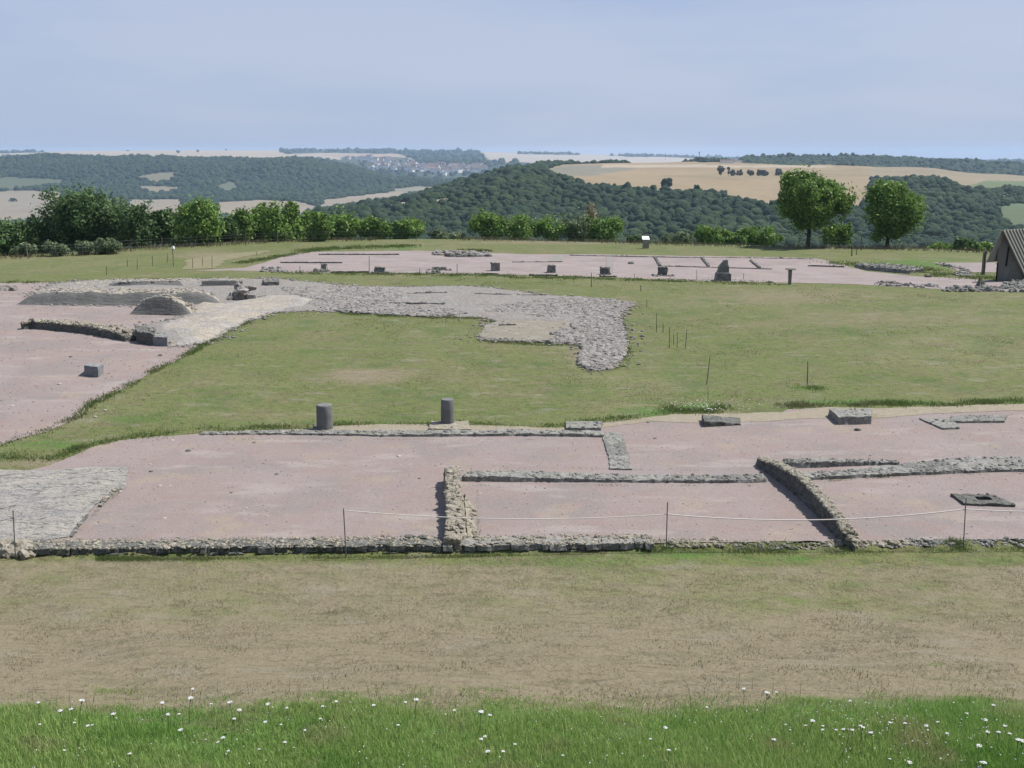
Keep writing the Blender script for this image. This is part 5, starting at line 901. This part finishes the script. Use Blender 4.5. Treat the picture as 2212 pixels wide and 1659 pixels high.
fringe(W('E', (0, 318), (300, 335), (600, 345), (900, 350), (1000, 372)), 3500, .25, .05, .14, .04); fringe(W('E', (900, 495), (1300, 518), (1550, 520)), 2200, .2, .05, .13, .03); fringe(W('E', (1600, 695), (1740, 685), (1830, 620), (1845, 540), (1800, 350)), 2500, .2, .05, .14, .03)
fringe(W('D', (0, 120), (400, 122), (900, 100), (1800, 100)), 4000, .4, .06, .18, .05); fringe(W('K', (0, 300), (700, 312), (1100, 330), (2100, 355)), 6000, .6, .06, .2, .05); fringe(W('J', (300, 265), (2200, 290)), 6000, .6, .06, .2, .05); fringe(W('C', (1000, 820), (1500, 850), (1700, 900), (2050, 915)), 7000, 1., .08, .3, .05); fringe(W('J', (500, 85), (900, 65), (1400, 50)), 4500, .8, .1, .35, .06); fringe(W('J', (0, 190), (350, 130), (600, 88)), 3500, .5, .08, .25, .05); fringe(W('J', (1800, 82), (2030, 92)), 1200, .4, .1, .3, .06)
for pl, n_ in (([(1003, 1050), (1200, 1049), (1450, 1051), (1650, 1050)], 900), (W('I', (660, 545), (1150, 512), (1700, 480), (2200, 478)), 1400), (W('I', (690, 412), (1100, 398), (1400, 392)), 500), ([(1010, 1015), (1200, 1012), (1500, 1018)], 500), ([(480, 950), (700, 950), (1100, 951), (1300, 950)], 700), ([(1030, 1060), (1034, 1170)], 260), (W('G', (200, 800), (900, 790), (2200, 795)), 600), (W('G', (800, 470), (600, 640), (480, 780)), 300)):
    fringe(pl, n_, .045, .03, .11, .008)
m.build('grass_tufts', [m_fringe], label='green grass tufts along the edges of floors and walls', cat='grass', kind='stuff')
# ------------------------------------------------------------------ flowers
def yarrow(h=.26, r=.022):
    e = empty('yarrow', (0, 0, 0), 'white umbel flower in the foreground grass', 'flower'); m = MB(); tube(m, [(0, 0, -.02), (.01, 0, h * .5), (0, 0, h)], [.003, .0025, .002], 5)
    for a in range(5): tube(m, [(0, 0, h * .86), (r * .6 * math.cos(a * 1.257), r * .6 * math.sin(a * 1.257), h)], .0012, 4, cap=False)
    m.build('stem', [m_stem], e); m = MB(); n = 60; q = RS.uniform(-1, 1, (n, 2)); q = q[(q ** 2).sum(1) < 1] * r; blobs(m, np.concatenate([q, np.full((len(q), 1), h + .004) - (q ** 2).sum(1)[:, None] * 4], 1), np.full(len(q), r * .27), 0, .2, (1, 1, .6)); m.build('flower_head', [m_petal], e); return e
yp = yarrow(); first = True
def place_y(x, y, s, label, group):
    global first
    p = P(x, y); h = .26 * s
    dx, dy, dz = ray(x, y); t = (p[1]) / dy
    # the head stands where the picture shows it: move the foot nearer by the stem height
    q = P(x, y, h)
    if q[1] < 9.2: q = np.array([q[0], 9.2, 0])
    if first: e = yp; first = False
    else:
        e = yp.copy(); C.objects.link(e)
        for ch in list(yp.children): c_ = ch.copy(); C.objects.link(c_); c_.parent = e
    e.location = (q[0], q[1], float(H(q[0], q[1]))); e.rotation_euler = (random.uniform(-.15, .15), random.uniform(-.15, .15), random.uniform(0, 6)); e.scale = (s,) * 3; tag(e, label, 'flower', group)
FL = [('L', 160, 440, .8), ('L', 330, 440, 1.2), ('L', 315, 472, .9), ('L', 260, 475, 1.), ('L', 500, 495, 1.1), ('L', 688, 438, 1.), ('L', 813, 420, 1.2), ('L', 825, 380, .8), ('L', 728, 487, .9), ('L', 775, 493, .7), ('L', 1005, 440, 1.1), ('L', 1028, 470, 1.), ('L', 1168, 443, 1.), ('L', 1245, 460, .7), ('L', 1395, 460, .7), ('L', 1440, 438, .8), ('L', 1605, 450, .8), ('L', 1750, 433, .7), ('L', 1792, 427, 1.1), ('L', 1958, 477, .7), ('L', 2062, 478, 1.2), ('L', 2105, 495, .8), ('L', 795, 563, 1.1), ('L', 1008, 512, .8), ('L', 1145, 520, .8), ('L', 1387, 515, .7), ('L', 1217, 540, .6), ('L', 968, 594, .9), ('L', 952, 610, .7), ('L', 1218, 618, .8), ('L', 990, 648, .6), ('L', 1115, 650, .6), ('L', 378, 543, .8), ('L', 405, 540, .6), ('L', 272, 650, .6), ('L', 560, 670, .8), ('L', 1313, 558, .6), ('L', 1715, 543, .7), ('L', 2118, 655, 1.), ('L', 2160, 657, .8), ('L', 2068, 597, .8), ('L', 2107, 584, .8), ('L', 165, 537, .6), ('L', 315, 530, .6), ('L', 912, 452, .7),
      ('M', 652, 545, .9), ('M', 676, 655, .8), ('M', 835, 460, .6), ('M', 1003, 378, .9), ('M', 1092, 402, 1.2), ('M', 1145, 400, .7), ('M', 1287, 515, 1.), ('M', 1470, 435, .7), ('M', 1132, 605, .9), ('M', 1565, 578, 1.), ('M', 1620, 530, .8), ('M', 1700, 536, .8), ('M', 1805, 543, .9), ('M', 1850, 530, .7), ('M', 2018, 628, 1.1), ('M', 2060, 570, .9), ('M', 2110, 575, .9), ('M', 2133, 540, .8), ('M', 2175, 605, 1.2), ('M', 2195, 608, 1.2), ('M', 2050, 510, .9), ('M', 2078, 452, .8), ('M', 2048, 715, 1.3), ('M', 2030, 720, 1.1), ('M', 1700, 693, 1.), ('M', 1440, 560, .8), ('M', 1475, 558, .8), ('M', 1505, 553, .9), ('M', 1520, 547, .8), ('M', 1410, 565, .7), ('M', 1350, 560, .7), ('M', 1340, 548, .7), ('M', 10, 628, .7), ('M', 213, 673, .6), ('M', 600, 600, .6), ('M', 1955, 490, .7), ('M', 1875, 572, .7), ('M', 2145, 580, .8), ('M', 1185, 537, .5), ('M', 1205, 563, .5), ('M', 1263, 545, .6), ('M', 1630, 690, .6)]
for k, x, y, s in FL:
    u_, v_ = W(k, (x, y)); place_y(u_, v_, s, 'white umbel flower in the left half of the foreground grass' if u_ < 1106 else 'white umbel flower in the right half of the foreground grass', 'white flowers in the left foreground grass' if u_ < 1106 else 'white flowers in the right foreground grass')
m = MB(); n = 260; X = np.concatenate([RS.uniform(-5, 6, n), RS.normal(4.2, .9, 200)]); Yy = np.concatenate([RS.uniform(9.3, 11.3, n), RS.normal(10.5, .35, 200)]); hz = RS.uniform(.08, .16, len(X)); blobs(m, np.stack([X, Yy, H(X, Yy) + hz], 1), RS.uniform(.004, .009, len(X)), 0, .2, (1, 1, .5)); blades(m, np.stack([X, Yy, H(X, Yy)], 1), hz, .003, .02, 1)
X = RS.normal(P(1530, 884)[0], .8, 110); Yy = RS.normal(P(1530, 884)[1], .5, 110); blobs(m, np.stack([X, Yy, H(X, Yy) + .14], 1), RS.uniform(.012, .03, 110), 0, .2, (1, 1, .5), 0)
m.build('small_flowers', [m_petal, m_stem], label='tiny white flowers scattered through the grass', cat='flower', kind='stuff')
m = MB()
for k, pts in (('M', [(1850, 720), (1880, 680), (1940, 620)]), ('M', [(1410, 695), (1440, 640), (1455, 600), (1450, 560)]), ('M', [(2130, 700), (2115, 665), (2105, 640)]), ('L', [(855, 665), (820, 600), (800, 565)]), ('L', [(1000, 620), (1003, 560), (1005, 515)]), ('M', [(250, 690), (240, 650), (252, 620)]), ('M', [(980, 680), (1000, 665), (1010, 668)])):
    w = W(k, *pts); b_ = P(*w[0]); tube(m, [PY(x, y, b_[1] - .1 * i) for i, (x, y) in enumerate(w)], .003, 5)
n = 420; X = RS.uniform(-6.5, 6.5, n); Yy = RS.uniform(9.6, 12.4, n); blades(m, np.stack([X, Yy, H(X, Yy)], 1), RS.uniform(.14, .34, n), .0045, .5)
m.build('straw_stalks', [m_strawstem], label='dry straw stalks standing in the foreground grass', cat='grass', kind='stuff')
# ------------------------------------------------------------------ haze, light, world, camera
m = MB(); V = [(x, y, z) for z in (-152, 44) for y in (-400, 9700) for x in (-7000, 7000)]
m.add(V, [(0, 2, 3, 1), (4, 5, 7, 6), (0, 1, 5, 4), (2, 6, 7, 3), (0, 4, 6, 2), (1, 3, 7, 5)])
hm_ = bpy.data.materials.new('haze_air'); hm_.use_nodes = True; nt = hm_.node_tree; nt.nodes.remove(nt.nodes['Principled BSDF']); pv = nt.nodes.new('ShaderNodeVolumePrincipled')
pv.inputs['Color'].default_value = (.56, .74, 1., 1); pv.inputs['Density'].default_value = .000072; pv.inputs['Anisotropy'].default_value = 0.2; nt.links.new(pv.outputs[0], nt.nodes['Material Output'].inputs['Volume'])
m.build('haze', [hm_], kind='stuff', label='thin blue haze filling the air over the valley', cat='haze')
SUN = np.array([.955, .30, 0]); SUN /= np.linalg.norm(SUN); EL = math.radians(58)
sv = Vector((SUN[0] * math.cos(EL), SUN[1] * math.cos(EL), math.sin(EL)))
ld = bpy.data.lights.new('sun', 'SUN'); ld.energy = 5.0; ld.angle = math.radians(.6); ld.color = (1, .96, .9); lo = bpy.data.objects.new('sun', ld); C.objects.link(lo); lo.rotation_euler = (-sv).to_track_quat('-Z', 'Y').to_euler(); lo.location = (20, 0, 40)
wd = bpy.data.worlds.new('World'); S.world = wd; wd.use_nodes = True; nt = wd.node_tree; N = nt.nodes; L = nt.links; bg = N['Background']
sk = N.new('ShaderNodeTexSky'); sk.sky_type = 'NISHITA'; sk.sun_disc = False; sk.sun_elevation = EL; sk.sun_rotation = math.atan2(SUN[0], SUN[1]); sk.air_density = 1.; sk.dust_density = 1.5; sk.ozone_density = 2.5; sk.altitude = 300
tc = N.new('ShaderNodeTexCoord'); mp = N.new('ShaderNodeMapping'); mp.inputs['Scale'].default_value = (1, 1, 6); L.new(tc.outputs['Generated'], mp.inputs[0]); nz = N.new('ShaderNodeTexNoise'); nz.inputs['Scale'].default_value = 1.6; nz.inputs['Detail'].default_value = 5; L.new(mp.outputs[0], nz.inputs['Vector'])
mr = N.new('ShaderNodeMapRange'); mr.interpolation_type = 'SMOOTHSTEP'; mr.inputs['From Min'].default_value = .45; mr.inputs['From Max'].default_value = .68; mr.inputs['To Min'].default_value = 0; mr.inputs['To Max'].default_value = .75; L.new(nz.outputs['Fac'], mr.inputs['Value'])
sx = N.new('ShaderNodeSeparateXYZ'); L.new(tc.outputs['Generated'], sx.inputs[0]); mz = N.new('ShaderNodeMapRange'); mz.interpolation_type = 'SMOOTHSTEP'; mz.inputs['From Min'].default_value = -.02; mz.inputs['From Max'].default_value = .22; L.new(sx.outputs[2], mz.inputs['Value'])
g0 = N.new('ShaderNodeMix'); g0.data_type = 'RGBA'; L.new(mz.outputs[0], g0.inputs[0]); g0.inputs[6].default_value = (4.4, 5.35, 7.35, 1); g0.inputs[7].default_value = (3.55, 4.75, 7.35, 1)
g1 = N.new('ShaderNodeMix'); g1.data_type = 'RGBA'; L.new(mr.outputs[0], g1.inputs[0]); L.new(g0.outputs[2], g1.inputs[6]); g1.inputs[7].default_value = (5.5, 6.0, 7.6, 1)
mx = N.new('ShaderNodeMix'); mx.data_type = 'RGBA'; mx.inputs[0].default_value = .85; L.new(sk.outputs[0], mx.inputs[6]); L.new(g1.outputs[2], mx.inputs[7]); L.new(mx.outputs[2], bg.inputs['Color']); bg.inputs['Strength'].default_value = .069
cd = bpy.data.cameras.new('camera'); co = bpy.data.objects.new('camera', cd); C.objects.link(co); co.location = (0, 0, CZ); co.rotation_euler = (math.pi / 2 - PIT, 0, 0); cd.sensor_width = 36; cd.lens = 36 * FP / 2212; cd.clip_end = 30000; cd.clip_start = .1; S.camera = co
S.view_settings.view_transform = 'Standard'; S.view_settings.look = 'None'; S.view_settings.exposure = .55; S.view_settings.gamma = 1
S.render.engine = 'CYCLES'; S.cycles.max_bounces = 6; S.cycles.volume_bounces = 1; S.cycles.transparent_max_bounces = 8
